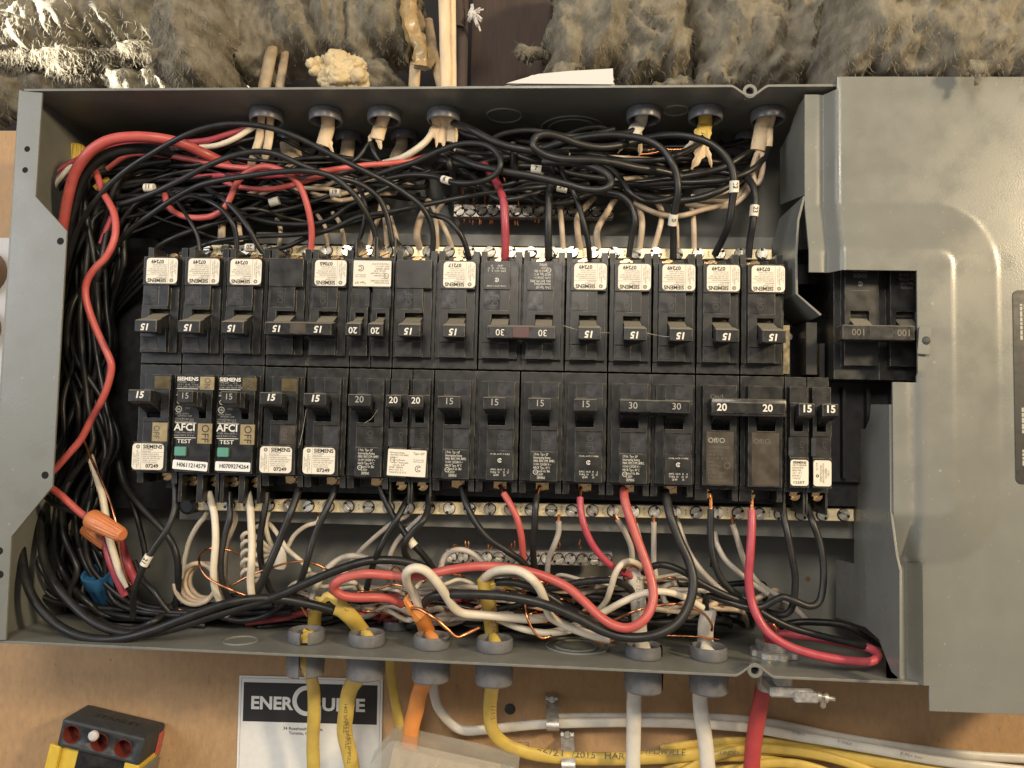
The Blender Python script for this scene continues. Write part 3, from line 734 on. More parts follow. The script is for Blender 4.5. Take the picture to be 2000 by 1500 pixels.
single('circuit_breaker', 'lower breaker at the far left end with cream label and tan OFF window', LO, 0, off_m=tn, on_m=M['film'])
afci('left of the two arc fault breakers, serial sticker H0611214579, teal test button', 1, 'H0611214579', tilt=.055)
afci('right of the two arc fault breakers, serial sticker H0709274264, teal test button', 2, 'H0709274264', on_m=M['film'], tilt=.015)
single('circuit_breaker', 'lower 15 A labelled breaker right beside the arc fault breakers', LO, 3, on_m=M['film'], off_m=M['plastic_brown'])
single('circuit_breaker', 'lower 15 A labelled breaker just left of the single 20 A breaker', LO, 4, on_m=M['plastic_face'])
single('circuit_breaker', 'lower single 20 A breaker with white Type QP print and no paper label', LO, 5, '20', 'qp', bold=0, ink='grey_ink', shear=0, lugx=.62, on_m=M['plastic_face'], off_m=M['plastic_face'])
tandem('tandem_breaker', 'lower tandem breaker with two narrow 20 A handles above a wide cream label', LO, 6, '20', bold=.01)
double('double_circuit_breaker', 'lower two pole 15 A breaker beside the tandem, bright red wire on its right pole', LO, 7, '15', ('qp', 'csa'), tie=False, bold=0, ink='grey_ink', shear=0, on_m=fd, off_m=fd)
double('double_circuit_breaker', 'lower two pole 15 A breaker next left of the tied 30 A pair', LO, 9, '15', ('qp', 'csa'), tie=False, bold=0, ink='grey_ink', shear=0, on_m=fd, off_m=fd)
double('double_circuit_breaker', 'lower two pole 30 A breaker with tied handles and thick red wire', LO, 11, '30', ('qp', 'csa'), tie=True, bold=0, ink='grey_ink', shear=0, inset='plastic_face')
tandem('tandem_breaker', 'lower tandem breaker with 15 A handles and two narrow labels, right end', LO, 15, '15', wide=False, size=.22, bold=.03)

# brown faced two pole 20 A breaker
t = thing('double_circuit_breaker', 'two pole 20 A breaker with brown Off faces and black handle tie', 'circuit breaker', (13, 0, 0))
def bd(mb): body_big(mb, 0); body_big(mb, 1)
part(('bbody',), 'body', M['plastic'], t, bd)
for i in (0, 1):
    f = part(('bface',), 'brown_face_label', M['plastic_brown'], t, lambda mb: mb.box(.20, .80, -.306, -.28, -2.48, -1.30, bev=.004), (i, 0, 0))
    text('print', 'Off/O', .16, M['grey_ink'] if i == 0 else M['dim_ink'], f, (.42, -.308, -1.50), width=.36)
    if i == 0:
        text('print', 'COMM BREAKER\n120/240 VAC\nHACR TYPE\nCU 60/75  40°C\nSWD\n10kA Type\n2 Pole\nLISTED   E80C\n2 Pole / Off\nMade in Canada', .082, M['dim_ink'], f, (.24, -.308, -2.02), align='LEFT', width=.46)
        part(('bul',), 'print', M['dim_ink'], f, lambda mb: circ(mb, .66, -2.05, -.309, .07, .012))
        text('print', 'On/I', .13, M['dim_ink'], t, (.42, -.302, -.52), width=.28)
    part(('lug', 'brass'), 'terminal_screw', M['brass'], t, None, (i + .28, .25, -2.72))
def tb(mb):
    for x in (0, 1):
        drum(mb, x + .308, x + .712)
        mb.prismx([(-.56, -.66), (-.06, -.72), (-.02, -1.16), (-.14, -1.18), (-.56, -.96)], x + .312, x + .708)
    mb.box(.20, 1.82, -.80, -.42, -.96, -.58, bev=.03, seg=2); mb.box(.24, 1.78, -.84, -.79, -.90, -.66, bev=.01)
h = part(('btie',), 'handle_tie', M['plastic_gloss'], t, tb)
for x in (.42, 1.40): text('amp_number', '20', .22, M['white_ink'], h, (x, -.843, -.78), bold=.02)

# main breaker
t = thing('main_breaker', 'large two pole 100 A main breaker showing through the cover cut-out', 'main breaker', (18.07, -.10, -.06), (0, PI, 0))
def bd(mb):
    for x0 in (0, 1):
        xs = [x0 + x for x in (.0, .10, .30, .72, .84, 1.0)]
        vs = [.006, .30, .86, 1.02, 1.52, 3.0]
        mb.terr(xs, vs, [[0] * 5, [0, -.2, -.2, -.2, 0], [0, -.24, -.24, -.24, 0], [0, -.24, .4, -.24, 0], [0, -.24, -.24, -.24, 0]], 2.2)
part(('mbody',), 'body', M['plastic'], t, bd)
def tb(mb):
    for x in (0, 1):
        n = 10; pts = [(.28 - .42 * math.cos(q), -1.26 + .42 * math.sin(q)) for q in [(-.95 + 1.9 * i / n) for i in range(n + 1)]]
        mb.prismx(pts + [(.40, -1.05), (.40, -1.48)], x + .308, x + .712)
        mb.prismx([(-.62, -.84), (-.06, -.92), (-.02, -1.36), (-.10, -1.38), (-.62, -1.06)], x + .312, x + .708)
    mb.box(.64, 2.16, -.98, -.56, -1.10, -.78, bev=.018)
h = part(('mtie',), 'handle_tie', M['plastic_gloss'], t, tb)
for x in (.87, 1.82):
    text('amp_number', '100', .20, M['dim_ink'], h, (x, -.984, -.95), bold=.015)
part(('mi',), 'tie_inset', M['plastic_face'], h, lambda mb: mb.box(1.10, 1.58, -.988, -.975, -1.06, -.82, bev=.006))
text('print', 'SIEMENS\nTYPE QP\n10kA 240V', .13, M['dim_ink'], t, (1.5, -.243, -2.45), bold=.02, width=.36)
text('print', 'Interrupting\nRating 10,000\nType QP 2 Pole\nMAX. RMS SYM.\nHACR Type 40°C\nLISTED', .10, M['dim_ink'], t, (.48, -.243, -2.30), bold=.03, width=.40)
part(('mul',), 'print', M['dim_ink'], t, lambda mb: (circ(mb, .32, -2.52, -.243, .06, .014), mb.box(1.3, 1.7, -.243, -.241, -1.985, -1.975)))
part(('mcsa',), 'print', M['grey_ink'], t, lambda mb: csa(mb, 1.5, -2.13, -.243, .055))
# ------------------------------------------------------------------ dead front cover
def PX(u, v, x):
    r = RM @ Vector(((u - 1000) / F_PX, 1, (750 - v) / F_PX))
    return CAMP + r * ((x - CX) / r.x)
CD, EH = -.68, .30
cover = thing('dead_front_cover', 'grey steel cover plate with raised border hanging over the right side of the panel', 'cover', (18, -.68, -7.1))
XA, XB = P(1571, 300, -.35).x, P(1635, 160, CD).x
WX, WZ1, WZ0 = P(1791, 640, -.95).x, P(1700, 528, -.95).z, P(1700, 745, -.95).z
XC, XD = P(1748, 900, -.98).x, P(1815, 1388, CD).x
XCb = P(1758, 1250, -.42).x
ZT, ZB = P(1800, 150, CD).z, P(1900, 1392, CD).z
ZIT, ZIB = P(1603, 186, -.35).z, P(1780, 1331, -.42).z
inx, inz1, inz0 = 18.27, 2.70, -2.94
def chgt(x, z):
    r = .32
    dx = max(0, x - (inx - r)); dz = max(0, z - (inz1 - r), (inz0 + r) - z)
    t = (math.hypot(dx, dz) - r) / 1.13
    t = min(1, max(0, t)); e = .045
    s = t
    if t < e: s = t * t / (2 * e) + e / 2 if t > 0 else e / 2
    if t > 1 - e: s = 1 - e / 2 - (1 - t) ** 2 / (2 * e)
    y = CD - EH * (1 - s)
    if z > 0: g, w = XB - .22, .26
    else: g, w = XD - .30 if z < -4.0 else XC + .42, .2
    q = min(1, max(0, (g + w - x) / w)); q = q * q * (3 - 2 * q)
    dip = .30 if z > 0 else (.30 if z < -4.1 else .08)
    if -4.1 <= z < -3.0: dip = .08 + .22 * (-3.0 - z) / 1.1
    return y + dip * q + .03 * math.exp(-((x - g) / .06) ** 2)
xs = sorted(set([round(XA + i * .07, 4) for i in range(int((XR - XA) / .07) + 1)] + [XB, WX, XC, XD]))
xs = [x for i, x in enumerate(xs) if x in (XA, XB, WX, XC, XD) or all(abs(x - k) > .025 for k in (XB, WX, XC, XD))]
zs = [ZB, ZIB, WZ0, WZ1, ZIT, ZT]; z = ZB
zz = sorted(set(zs + [ZB + .07 * i for i in range(int((ZT - ZB) / .07) + 1) if all(abs(ZB + .07 * i - k) > .025 for k in zs)]))
mb = MB(off=(18, -.68, -7.1)); VV = {}
def cv(i, j, k):
    key = (i, j, k)
    if key not in VV:
        x, z = xs[i], zz[j]
        y = chgt(x, z)
        if x == XC and z < WZ0 and z < -3: x += (XCb - XC) * min(1, (-3 - z) / 1.1)
        VV[key] = mb.v((x, y + .055 * k, z))
    return VV[key]
def keep(i, j):
    x, z = (xs[i] + xs[i + 1]) / 2, (zz[j] + zz[j + 1]) / 2
    if z > ZIT and x < XB: return False
    if z < ZIB and x < XD: return False
    if WZ0 < z < WZ1 and x < WX: return False
    if z < WZ0 and x < XC: return False
    return True
for i in range(len(xs) - 1):
    for j in range(len(zz) - 1):
        if not keep(i, j): continue
        mb.f([cv(i, j, 0), cv(i + 1, j, 0), cv(i + 1, j + 1, 0), cv(i, j + 1, 0)])
        mb.f([cv(i, j, 1), cv(i, j + 1, 1), cv(i + 1, j + 1, 1), cv(i + 1, j, 1)])
        for di, dj, e in ((-1, 0, ((i, j), (i, j + 1))), (1, 0, ((i + 1, j), (i + 1, j + 1))), (0, -1, ((i, j), (i + 1, j))), (0, 1, ((i, j + 1), (i + 1, j + 1)))):
            a_, b_ = i + di, j + dj
            if a_ < 0 or b_ < 0 or a_ >= len(xs) - 1 or b_ >= len(zz) - 1 or not keep(a_, b_):
                (p, q), (r_, s_) = e; mb.f([cv(p, q, 0), cv(r_, s_, 0), cv(r_, s_, 1), cv(p, q, 1)])
cpl = mb.build('cover_plate', M['paint'], cover, smooth=50)
def plate_px(name, px, x, th=.05):
    mb = MB(off=(18, -.68, -7.1)); q = [PX(u, v, x) for u, v in px]
    mb.prismx([(p.y, p.z) for p in q], x, x + th); return mb.build(name, M['paint'], cover)
yz = lambda u, v, d: P(u, v, d)
mb = MB(off=(18, -.68, -7.1))
top = [(-.36, P(1571, 190, -.36).z), (.05, P(1553, 205, .05).z), (.45, P(1549, 232, .45).z), (.75, P(1540, 258, .8).z), (1.55, P(1506, 292, 1.55).z), (1.55, P(1515, 400, 1.55).z), (-.36, P(1572, 381, -.36).z)]
mb.prismx(top, XA - .002, XA + .05); mb.build('side_plate', M['paint_in'], cover)
near = [P(1569, 383, -.38), P(1557, 430, -.38), P(1553, 500, -.38), P(1554, 574, -.38), P(1602, 617, -.38)]
mb = MB(off=(18, -.68, -7.1)); deps = [1.9, 1.9, 1.9, 1.9, 1.9]
R = []
for k, p in enumerate(near):
    far = p + Vector((0, deps[k], 0)); t = Vector((.05, 0, .0)) if k < 4 else Vector((.03, 0, .04))
    R.append([p, p + t, far + t, far])
mb.rings(R); mb.build('bent_tab', M['paint_in'], cover)
xp = P(1735, 950, -.50).x - .11
plate_px('side_plate', [(1737, 790), (1701, 790), (1698, 818), (1690, 838), (1668, 840), (1668, 1101), (1633, 1093), (1632, 1206), (1690, 1225), (1716, 1248), (1741, 1312), (1757, 1326), (1757, 1115), (1750, 1085), (1739, 1000)], xp)
# black notice on the cover
a, b = P(1977, 567, CD), P(1977, 945, CD)
mb = MB(off=(18, -.68, -7.1)); mb.prism(rrect(a.x, a.x + 2.2, b.z, a.z, .12), CD - .024, CD - .012); nl = mb.build('notice_label', M['black_label'], cover)
mb = MB(off=(18, -.68, -7.1))
for x_, segs in ((.14, ((.30, 1.0), (2.55, 3.1), (3.45, 3.7))), (.22, ((.32, 1.3),)), (.34, ((.3, 1.35), (2.6, 3.2))), (.30, ((1.6, 2.2),)), (.48, ((.9, 2.9),)), (.6, ((.4, 2.0),))):
    for s0, s1 in segs:
        s_ = s0
        while s_ < s1:
            w = random.uniform(.04, .12); mb.box(a.x + x_, a.x + x_ + .05, CD - .028, CD - .0245, a.z - s_ - w, a.z - s_); s_ += w + .02
mb.build('print', M['grey_ink'], nl)
# small steel lock tab by the main handle
mb = MB(); q = P(1797, 665, -1.0); mb.box(-.06, .20, -.02, .02, -.30, .30, bev=.01)
lt = thing('lock_tab', 'small steel lock tab with a round hole beside the main breaker handle', 'lock tab', (q.x, -1.04, q.z), (0, .08, 0))
mb.build('plate', M['paint'], lt); mb = MB(); mb.lathe([(.09, 0), (.05, -.02), (.001, -.02)], (.10, -.021, 0), (0, 1, 0), 16); mb.build('rivet', M['rubber'], lt)

# ------------------------------------------------------------------ cable bushings
def bush_mesh(mb, sg, gap):
    a0, a1 = (gap + .22, gap + 2 * PI - .22) if gap is not None else (0, 2 * PI)
    prof = [(.36, .004), (.40, .006), (.425, .06), (.428, .20), (.415, .27), (.395, .29), (.372, .28), (.365, .2), (.362, .004)]
    mb.lathe([(r, h) for r, h in prof], (0, 0, 0), (0, 0, sg), 36, caps=False, a0=a0, a1=a1)
def bushing(label, u, v, top, sc_=1.0, gap=None, outer=True, rz=0):
    zf = zt if top else zb
    p = PZ(u, v, zf(P(u, v, 1).x)); p = PZ(u, v, zf(p.x)); sg = -1 if top else 1
    t = thing('cable_bushing', label, 'cable bushing', (p.x, p.y, p.z), group='grey plastic bushings along the %s wall' % ('top' if top else 'bottom'))
    t.scale = (sc_,) * 3
    part(('bsh', sg, gap), 'inner_ring', M['bushing'], t, lambda mb: bush_mesh(mb, sg, gap), (0, 0, sg * .005), (0, 0, rz))
    part(('bhole', sg), 'opening_shade_disc', M['hole'], t, lambda mb: mb.lathe([(.37, 0), (.001, .002)], (0, 0, sg * .012), (0, 0, sg), 24, caps=False))  # wall is uncut; black disc carries the opening's shade in its colour
    if outer and not top:
        def ob(mb):
            a0, a1 = (gap + .2, gap + 2 * PI - .2) if gap is not None else (0, 2 * PI)
            mb.lathe([(.35, -.06), (.44, -.06), (.45, -.30), (.44, -.70), (.41, -.74), (.37, -.74), (.35, -.06)], (0, 0, 0), (0, 0, 1), 36, caps=False, a0=a0, a1=a1)
        part(('bout', gap), 'outer_ring', M['bushing'], t, ob, (0, 0, -.01), (0, 0, rz))
    return p
TB = [(521, 217, 'first front bushing from the left on the top wall', 0), (637, 217, 'second bushing from the left on the top wall, with torn cream jacket', None),
      (751, 217, 'third front bushing on the top wall, above the split cream jacket', .3), (867, 217, 'fourth front bushing on the top wall, packed with three cream cables', .3),
      (1257, 214, 'top wall bushing right of the large knockout rings', .3), (1378, 214, 'top wall bushing with the yellow cable', None), (1500, 216, 'top wall bushing at the right end, beside the cover', .4)]
TP = [bushing(l, u, v, True, .97, None) for u, v, l, g in TB]
for u, v, l in ((568, 262, 'rear bushing on the top wall between the first and second front ones'), (681, 262, 'small rear bushing on the top wall behind the second front one'), (790, 259, 'small rear bushing on the top wall behind the third front one'), (1462, 262, 'shadowed rear bushing on the top wall near the cover')):
    bushing(l, u, v, True, .82)
BB = [(598, 1257, 'split bushing on the bottom wall, torn yellow cable', -2.2), (716, 1263, 'second bottom wall bushing, yellow cable leaning left out of it', None), (843, 1268, 'bottom wall bushing with the orange cable', None),
      (966, 1274, 'bottom wall bushing with the printed yellow cable', 1.0), (1257, 1287, 'split bottom wall bushing with the printed white cable', -1.1), (1384, 1290, 'bottom wall bushing nearest the metal connector', 2.2)]
BP = [bushing(l, u, v - 4, False, 1.0, g, True) for u, v, l, g in BB]
bushing('small rear bottom wall bushing behind the orange cable', 775, 1228, False, .8, None, False)

# ------------------------------------------------------------------ cables
def cable(name, label, c, r, pts, ell=(1.25, .7), cat='cable', n=14, group=None, jit=.05):
    w = [Vector(p) for p in pts]; s = spline(w, 9); mb = MB(off=s[0])
    mb.tube(s, r, n, ell=ell, jit=jit); o = mb.build(name, M[c], None, s[0], smooth=60); tag(o, label, cat, group); return o, s
def flap(o, s0, pts, w, c, th=.012):
    """torn strip of jacket"""
    s = spline(pts, 6); mb = MB(off=s0); R = []
    for i, p in enumerate(s):
        t = (s[min(i + 1, len(s) - 1)] - s[max(0, i - 1)]).normalized(); sd = t.cross(Vector((0, 1, 0))).normalized()
        k = w * (1 - (i / (len(s) - 1)) ** 2 * .85) * (1 + .25 * math.sin(i * 2.1))
        R.append([p - sd * k, p + Vector((0, -th - k * .4, 0)), p + sd * k, p + Vector((0, th - k * .2, 0))])
    mb.rings(R); mb.build('torn_jacket_flap', M[c], o)
z0 = lambda i: BP[i]
def low(i, below, inside):
    """lower cable through bushing i: pixels below (outermost last), pixels inside (last = jacket end)"""
    p = BP[i]
    pts = [P(*q) for q in below[::-1]] + [p + Vector((0, 0, -.45)), p + Vector((0, 0, .1))] + [P(*q) for q in inside]
    return pts
o, s = cable('yellow_cable', 'yellow cable below the split bushing, running down over the left of the paper sign', 'j_yellow', .135, low(0, [(612, 1340, 1.9), (613, 1400, 2.1), (611, 1450, 2.3), (613, 1530, 2.4)], [(612, 1232, 1.1), (616, 1195, .7), (628, 1175, .4)]))
flap(o, s[0], [P(624, 1180, .35), P(640, 1165, .3), P(662, 1180, .25), P(680, 1192, .2)], .11, 'j_yellow')
o, s = cable('yellow_cable', 'thick yellow cable with smudged black print, below the second bottom bushing', 'j_yellow', .16, low(1, [(684, 1345, 1.7), (676, 1390, 1.9), (673, 1430, 2.1), (684, 1480, 2.2), (692, 1530, 2.2)], [(712, 1240, 1.0), (690, 1210, .5), (668, 1190, .3), (655, 1185, .25)]))
for k in range(3):
    q = P(676 + k * 4, 1400 + k * 30, 1.6); text('print', '1402 SIMPULL', .12, M['ink'], o, q - s[0] + Vector((0, -.1, 0)), rot=PI / 2)
o, s = cable('yellow_cable', 'thin yellow cable behind the orange cable, from the rear bottom bushing', 'j_yellow', .10, [P(790, 1520, 2.9), P(782, 1430, 2.8), (P(772, 1370, 2.7)), P(764, 1320, 2.6), P(762, 1250, 2.4), P(760, 1205, 2.2), P(752, 1185, 2.1)])
o, s = cable('orange_cable', 'bright orange flat cable with its jacket split open inside the box', 'j_orange', .165, low(2, [(822, 1345, 1.8), (812, 1385, 2.0), (802, 1430, 2.1), (797, 1500, 2.2)], [(836, 1240, 1.0), (828, 1215, .6), (816, 1192, .35)]))
flap(o, s[0], [P(822, 1208, .3), P(804, 1190, .2), P(794, 1172, .15), P(800, 1158, .15)], .13, 'j_orange')
flap(o, s[0], [P(826, 1205, .4), P(822, 1180, .5), P(814, 1158, .5)], .10, 'j_orange')
ycab, s = cable('yellow_cable', 'printed yellow cable rising from the wall bend into the box beside the orange one', 'j_yellow', .15, [P(u, v, d) for u, v, d in ((2060, 1540, 2.9), (1800, 1500, 2.9), (1600, 1472, 2.9), (1480, 1462, 2.9), (1300, 1478, 2.8), (1150, 1482, 2.7), (1050, 1474, 2.6), (990, 1455, 2.4), (962, 1425, 2.2), (957, 1380, 1.9))] + [BP[3] + Vector((0, 0, -.45)), BP[3] + Vector((0, 0, .1)), P(961, 1238, 1.0), P(956, 1190, .5), P(948, 1150, .2), P(946, 1132, .1)], ell=(1.12, .8))
flap(ycab, s[0], [P(944, 1150, .1), P(940, 1134, .1), P(944, 1116, .1)], .07, 'j_yellow')
flap(ycab, s[0], [P(958, 1142, .1), P(975, 1140, .1), P(1008, 1152, .2)], .09, 'j_yellow')
q = P(963, 1205, .35); text('print', '755 9055', .17, M['ink_soft'], ycab, q - s[0], rot=PI / 2)
q = P(963, 1380, 1.6); text('print', '74 1111/5', .16, M['ink_soft'], ycab, q - s[0], rot=PI / 2)
for u, v, tx, w in ((1012, 1455, '8:53', .6), (1075, 1470, '06/21', .7), (1140, 1474, '/2015', .6), (1200, 1476, 'HAR', .5), (1300, 1468, '/POPULLE', 1.0)):
    q = P(u, v, 2.55); text('print', tx, .22, M['dim_ink'], ycab, q - s[0] + Vector((0, -.02, 0)), width=w)
wc, s = cable('white_cable', 'white cable with faint black print standing in the split bottom bushing', 'j_white', .145, low(4, [(1240, 1345, 1.8), (1238, 1400, 1.9), (1237, 1450, 2.0), (1236, 1540, 2.0)], [(1250, 1245, 1.1), (1248, 1200, .9), (1245, 1160, .75), (1240, 1122, .7), (1238, 1108, .7)]))
q = P(1246, 1165, .45); text('print', '3C 12/2 NMD90', .12, M['ink_soft'], wc, q - s[0], rot=PI / 2, width=.95)
flap(wc, s[0], [P(1250, 1130, .6), P(1256, 1110, .6), P(1252, 1098, .6)], .07, 'j_white')
o, s = cable('white_cable', 'white cable without print in the bottom bushing beside the metal connector', 'j_white', .150, low(5, [(1368, 1352, 1.8), (1370, 1400, 1.9), (1378, 1450, 2.0), (1386, 1540, 2.0)], [(1378, 1255, 1.1), (1378, 1225, .9), (1382, 1205, .8), (1384, 1190, .75)]))
flap(o, s[0], [P(1386, 1212, .7), P(1391, 1200, .65), P(1394, 1192, .6)], .05, 'j_white')
for u0, u1, pxs in ((1236, 1242, 0), (1380, 1376, 0)):
    pass
redc, s = cable('red_cable', 'thick red cable clamped in the metal connector under the box', 'j_red', .19, [P(1466, 1540, 2.2), P(1472, 1450, 2.1), P(1484, 1380, 1.9), P(1494, 1330, 1.6), P(1506, 1290, 1.5), P(1508, 1250, 1.4), P(1506, 1232, 1.2)], ell=(1.05, .9))
# horizontal cables on the backboard
def hc(name, label, c, r, pts, d, **k):
    return cable(name, label, c, r, [P(u, v, d) for u, v in pts], **k)
wcs, s = hc('white_cable', 'grey white cable curving from below the orange cable away to the right', 'j_white', .10, [(843, 1290), (847, 1350), (862, 1392), (900, 1425), (950, 1425), (1050, 1415), (1180, 1411), (1320, 1412), (1450, 1420), (1560, 1438), (1700, 1462), (1850, 1488), (2060, 1512)], 2.7)
hc('white_cable', 'upper of the two white cables running together to the right edge', 'j_white', .095, [(1080, 1402), (1180, 1401), (1320, 1401), (1430, 1404), (1520, 1415), (1640, 1440), (1780, 1462), (1900, 1476), (2060, 1484)], 3.0)
yl = ['topmost of the thin yellow cables crossing behind the red cable', 'second yellow cable from the top behind the red cable, with black print', 'third yellow cable from the top behind the red cable', 'fourth yellow cable from the top behind the red cable', 'lowest yellow cable at the bottom right edge']
for k, (pl, dd) in enumerate((([(1290, 1462), (1400, 1450), (1500, 1449), (1600, 1462), (1720, 1492), (1860, 1530)], 2.95), ([(1330, 1510), (1400, 1476), (1470, 1462), (1560, 1468), (1650, 1488), (1760, 1530)], 2.75),
                              ([(1250, 1530), (1340, 1490), (1420, 1478), (1500, 1484), (1600, 1506), (1700, 1540)], 2.9), ([(1390, 1540), (1450, 1502), (1520, 1490), (1590, 1500), (1690, 1540)], 2.7), ([(1300, 1545), (1380, 1512), (1460, 1502), (1560, 1516), (1640, 1545)], 3.0))):
    o, s = hc('yellow_cable', yl[k], 'j_yellow', .095, pl, dd, group='yellow cables on the board at lower right')
    if k == 1:
        q = P(1425, 1470, 2.6); text('print', 'UNDER', .15, M['dim_ink'], o, q - s[0] + Vector((0, -.06, 0)), width=.5)
for u, v, tx in ((1560, 1432, 'NMD90'), (1650, 1450, 'DONEX'), (1780, 1476, 'BUREX 300V')):
    q = P(u, v, 2.5); text('print', tx, .10, M['ink_soft'], wcs, q - wcs.location / IN, rot=.2)
# straps
for (u, v0, v1, w, lb) in ((1078, 1360, 1428, 24, 'upper metal strap holding the grey white cable to the board'), (1108, 1428, 1515, 26, 'lower metal strap over the printed yellow cable')):
    a, b = P(u, v0, 3.0), P(u + 4, v1, 3.0); wd = w / 75.0 / 2
    t = thing('cable_strap', lb, 'cable strap', (a.x, 3.3, a.z)); L = a.z - b.z
    mb = MB(); n = 14; R = []
    for i in range(n + 1):
        s_ = i / n; yy = -.08 - .80 * math.sin(PI * min(1, max(0, (s_ - .25) / .75))) ** .6 if s_ > .25 else -.05 - .15 * math.sin(PI * s_ / .25)
        R.append([(-wd + .05 * s_, yy, -L * s_), (wd + .05 * s_, yy, -L * s_), (wd + .05 * s_, yy + .03, -L * s_), (-wd + .05 * s_, yy + .03, -L * s_)])
    mb.rings(R); mb.build('band', M['steel'], t)
    mb = MB(); mb.lathe([(.10, 0), (.09, -.05), (.03, -.07), (.001, -.07)], (0, -.17, -.12), (0, 1, 0), 14); mb.build('nail_head', M['steel'], t)
q = P(996, 1385, 3.31); mb = MB(off=q); mb.lathe([(.145, 0), (.12, -.02), (.05, -.035), (.001, -.035)], q, (0, 1, 0), 20); tag(mb.build('hole_disc', M['rubber'], None, q), 'round dark disc standing in for a hole in the board right of the printed yellow cable', 'hole disc')  # added dark disc in place of a hole cut in the board
# metal connector
q = PZ(1512, 1280, zb(P(1512, 1280, 1).x)); t = thing('cable_connector', 'threaded metal cable connector with lock nut and screw clamp for the red cable', 'cable connector', q)
mb = MB(); pr = [(.42, .10)]
for k in range(6): pr += [(.40, .12 + k * .035), (.435, .137 + k * .035)]
mb.lathe(pr + [(.36, .34), (.33, .34), (.33, .05)], (0, 0, 0), (0, 0, 1), 28, caps=False); mb.build('threaded_sleeve', M['zinc'], t)
mb = MB(); n = 48; R = []
for z, sc_ in ((.01, 1), (.13, 1), (.15, .9)):
    R.append([((.50 + .06 * (1 if (i % 6) in (0, 1, 2) else 0)) * sc_ * math.cos(2 * PI * i / n), (.50 + .06 * (1 if (i % 6) in (0, 1, 2) else 0)) * sc_ * math.sin(2 * PI * i / n), z) for i in range(n)])
mb.rings(R); mb.build('lock_nut', M['zinc'], t)
mb = MB(); mb.lathe([(.36, -.06), (.44, -.06), (.44, -.30), (.36, -.42)], (0, 0, 0), (0, 0, 1), 24, caps=False)
mb.lathe([(.44, -.30), (.40, -.78)], (0, 0, 0), (0, 0, 1), 24, caps=False); mb.box(-.40, .55, -1.15, -.98, -.62, -.40, bev=.04); mb.box(.10, .62, -1.25, -1.02, -.68, -.46, bev=.03); mb.box(-.35, -.2, -1.1, -.1, -.6, -.42); mb.build('clamp_body', M['zinc'], t)
for k, xx in enumerate((.64, .80)):
    mb = MB(); mb.lathe([(.11, 0), (.11, .07), (.05, .10), (.05, .22)], (xx - .02, -1.12, -.55 - k * .03), (1, -.1, -.08), 12); mb.build('clamp_screw', M['screw'], t)
mb = MB(); mb.lathe([(.06, 0), (.06, -.28), (.03, -.32)], (.76, -1.1, -.5), (0, 0, 1), 10); mb.build('clamp_screw', M['screw'], t)

# ------------------------------------------------------------------ things on the board
a, b, c, d = P(468, 1319, 3.3), P(748, 1326, 3.3), P(457, 1530, 3.3), P(745, 1530, 3.3)
t = thing('paper_sign', 'white paper sign with black ENERGUIDE banner pinned behind the yellow cables', 'paper sign', (a.x, 3.3, a.z), (0, math.atan2(a.z - b.z, b.x - a.x), 0))
W = (b - a).length
mb = MB(); mb.box(0, W, -.012, 0, -3.2, 0); mb.build('sheet', M['label_w'], t)
mb = MB(); mb.box(.13, W - .14, -.016, -.0125, -1.20, -.17); ban = mb.build('banner', M['ink'], t)
text('print', 'ENER', .46, M['label_w'], ban, (.90, -.020, -.72), bold=.035, width=1.15)
text('print', 'UIDE', .46, M['label_w'], ban, (2.86, -.020, -.72), bold=.035, width=1.16)
mb = MB(); circ(mb, 1.87, -.62, -.0195, .40, .12, .55, PI * 1.72, n=30); mb.box(1.90, 2.26, -.0215, -.0195, -.74, -.62); mb.box(2.14, 2.26, -.0215, -.0195, -1.12, -.60); mb.build('print', M['label_w'], ban)
mb = MB()
for x0_, x1_, z0_, z1_ in ((.06, W - .06, -.062, -.055), (.06, .067, -3.2, -.06), (W - .067, W - .06, -3.2, -.06)): mb.box(x0_, x1_, -.0145, -.0125, z0_, z1_)
mb.build('frame_line', M['ink_soft'], t)
text('print', '34 Roseheath Avenue,', .115, M['ink'], t, (1.78, -.0145, -1.36), width=1.08, bold=.01)
text('print', 'Toronto, Ontario', .115, M['ink'], t, (1.80, -.0145, -1.48), width=.80, bold=.01)
text('print', '11', .22, M['ink'], t, (2.02, -.0145, -1.95), bold=.02)

# level tool hung on a nail
p0 = P(122, 1403, 2.15); ang = math.atan2(P(283, 1442, 2.15).z - p0.z, P(283, 1442, 2.15).x - p0.x); W = (P(283, 1442, 2.15) - p0).length
t = thing('spirit_level', 'black and yellow spirit level with STANLEY on top, hung on a nail', 'spirit level', (p0.x, 3.3, p0.z), (0, -ang, 0))
mb = MB(); mb.box(0, W, -1.15, -.02, -.72, 0, bev=.07, seg=3); ec = mb.build('end_cap', M['rubber'], t)
cut = []
for x, z in ((.33, -.34), (1.10, -.37), (1.74, -.38)):
    mb = MB(); mb.lathe([(.225, 0), (.225, .6)], (x, -1.3, z), (0, 1, 0), 26); c_ = mb.build('bore_cut', M['rubber'], t); cut.append(c_)
    md = ec.modifiers.new('b', 'BOOLEAN'); md.operation = 'DIFFERENCE'; md.object = c_; md.solver = 'EXACT'
bpy.context.view_layer.update()
me = bpy.data.meshes.new_from_object(ec.evaluated_get(bpy.context.evaluated_depsgraph_get())); ec.modifiers.clear(); ec.data = me
for c_ in cut: bpy.data.objects.remove(c_)
text('moulded_logo', 'STANLEY', .26, M['ink'], t, (W / 2 + .05, -.55, .006), width=1.25, bold=.02).rotation_euler = (-PI / 2, 0, 0)
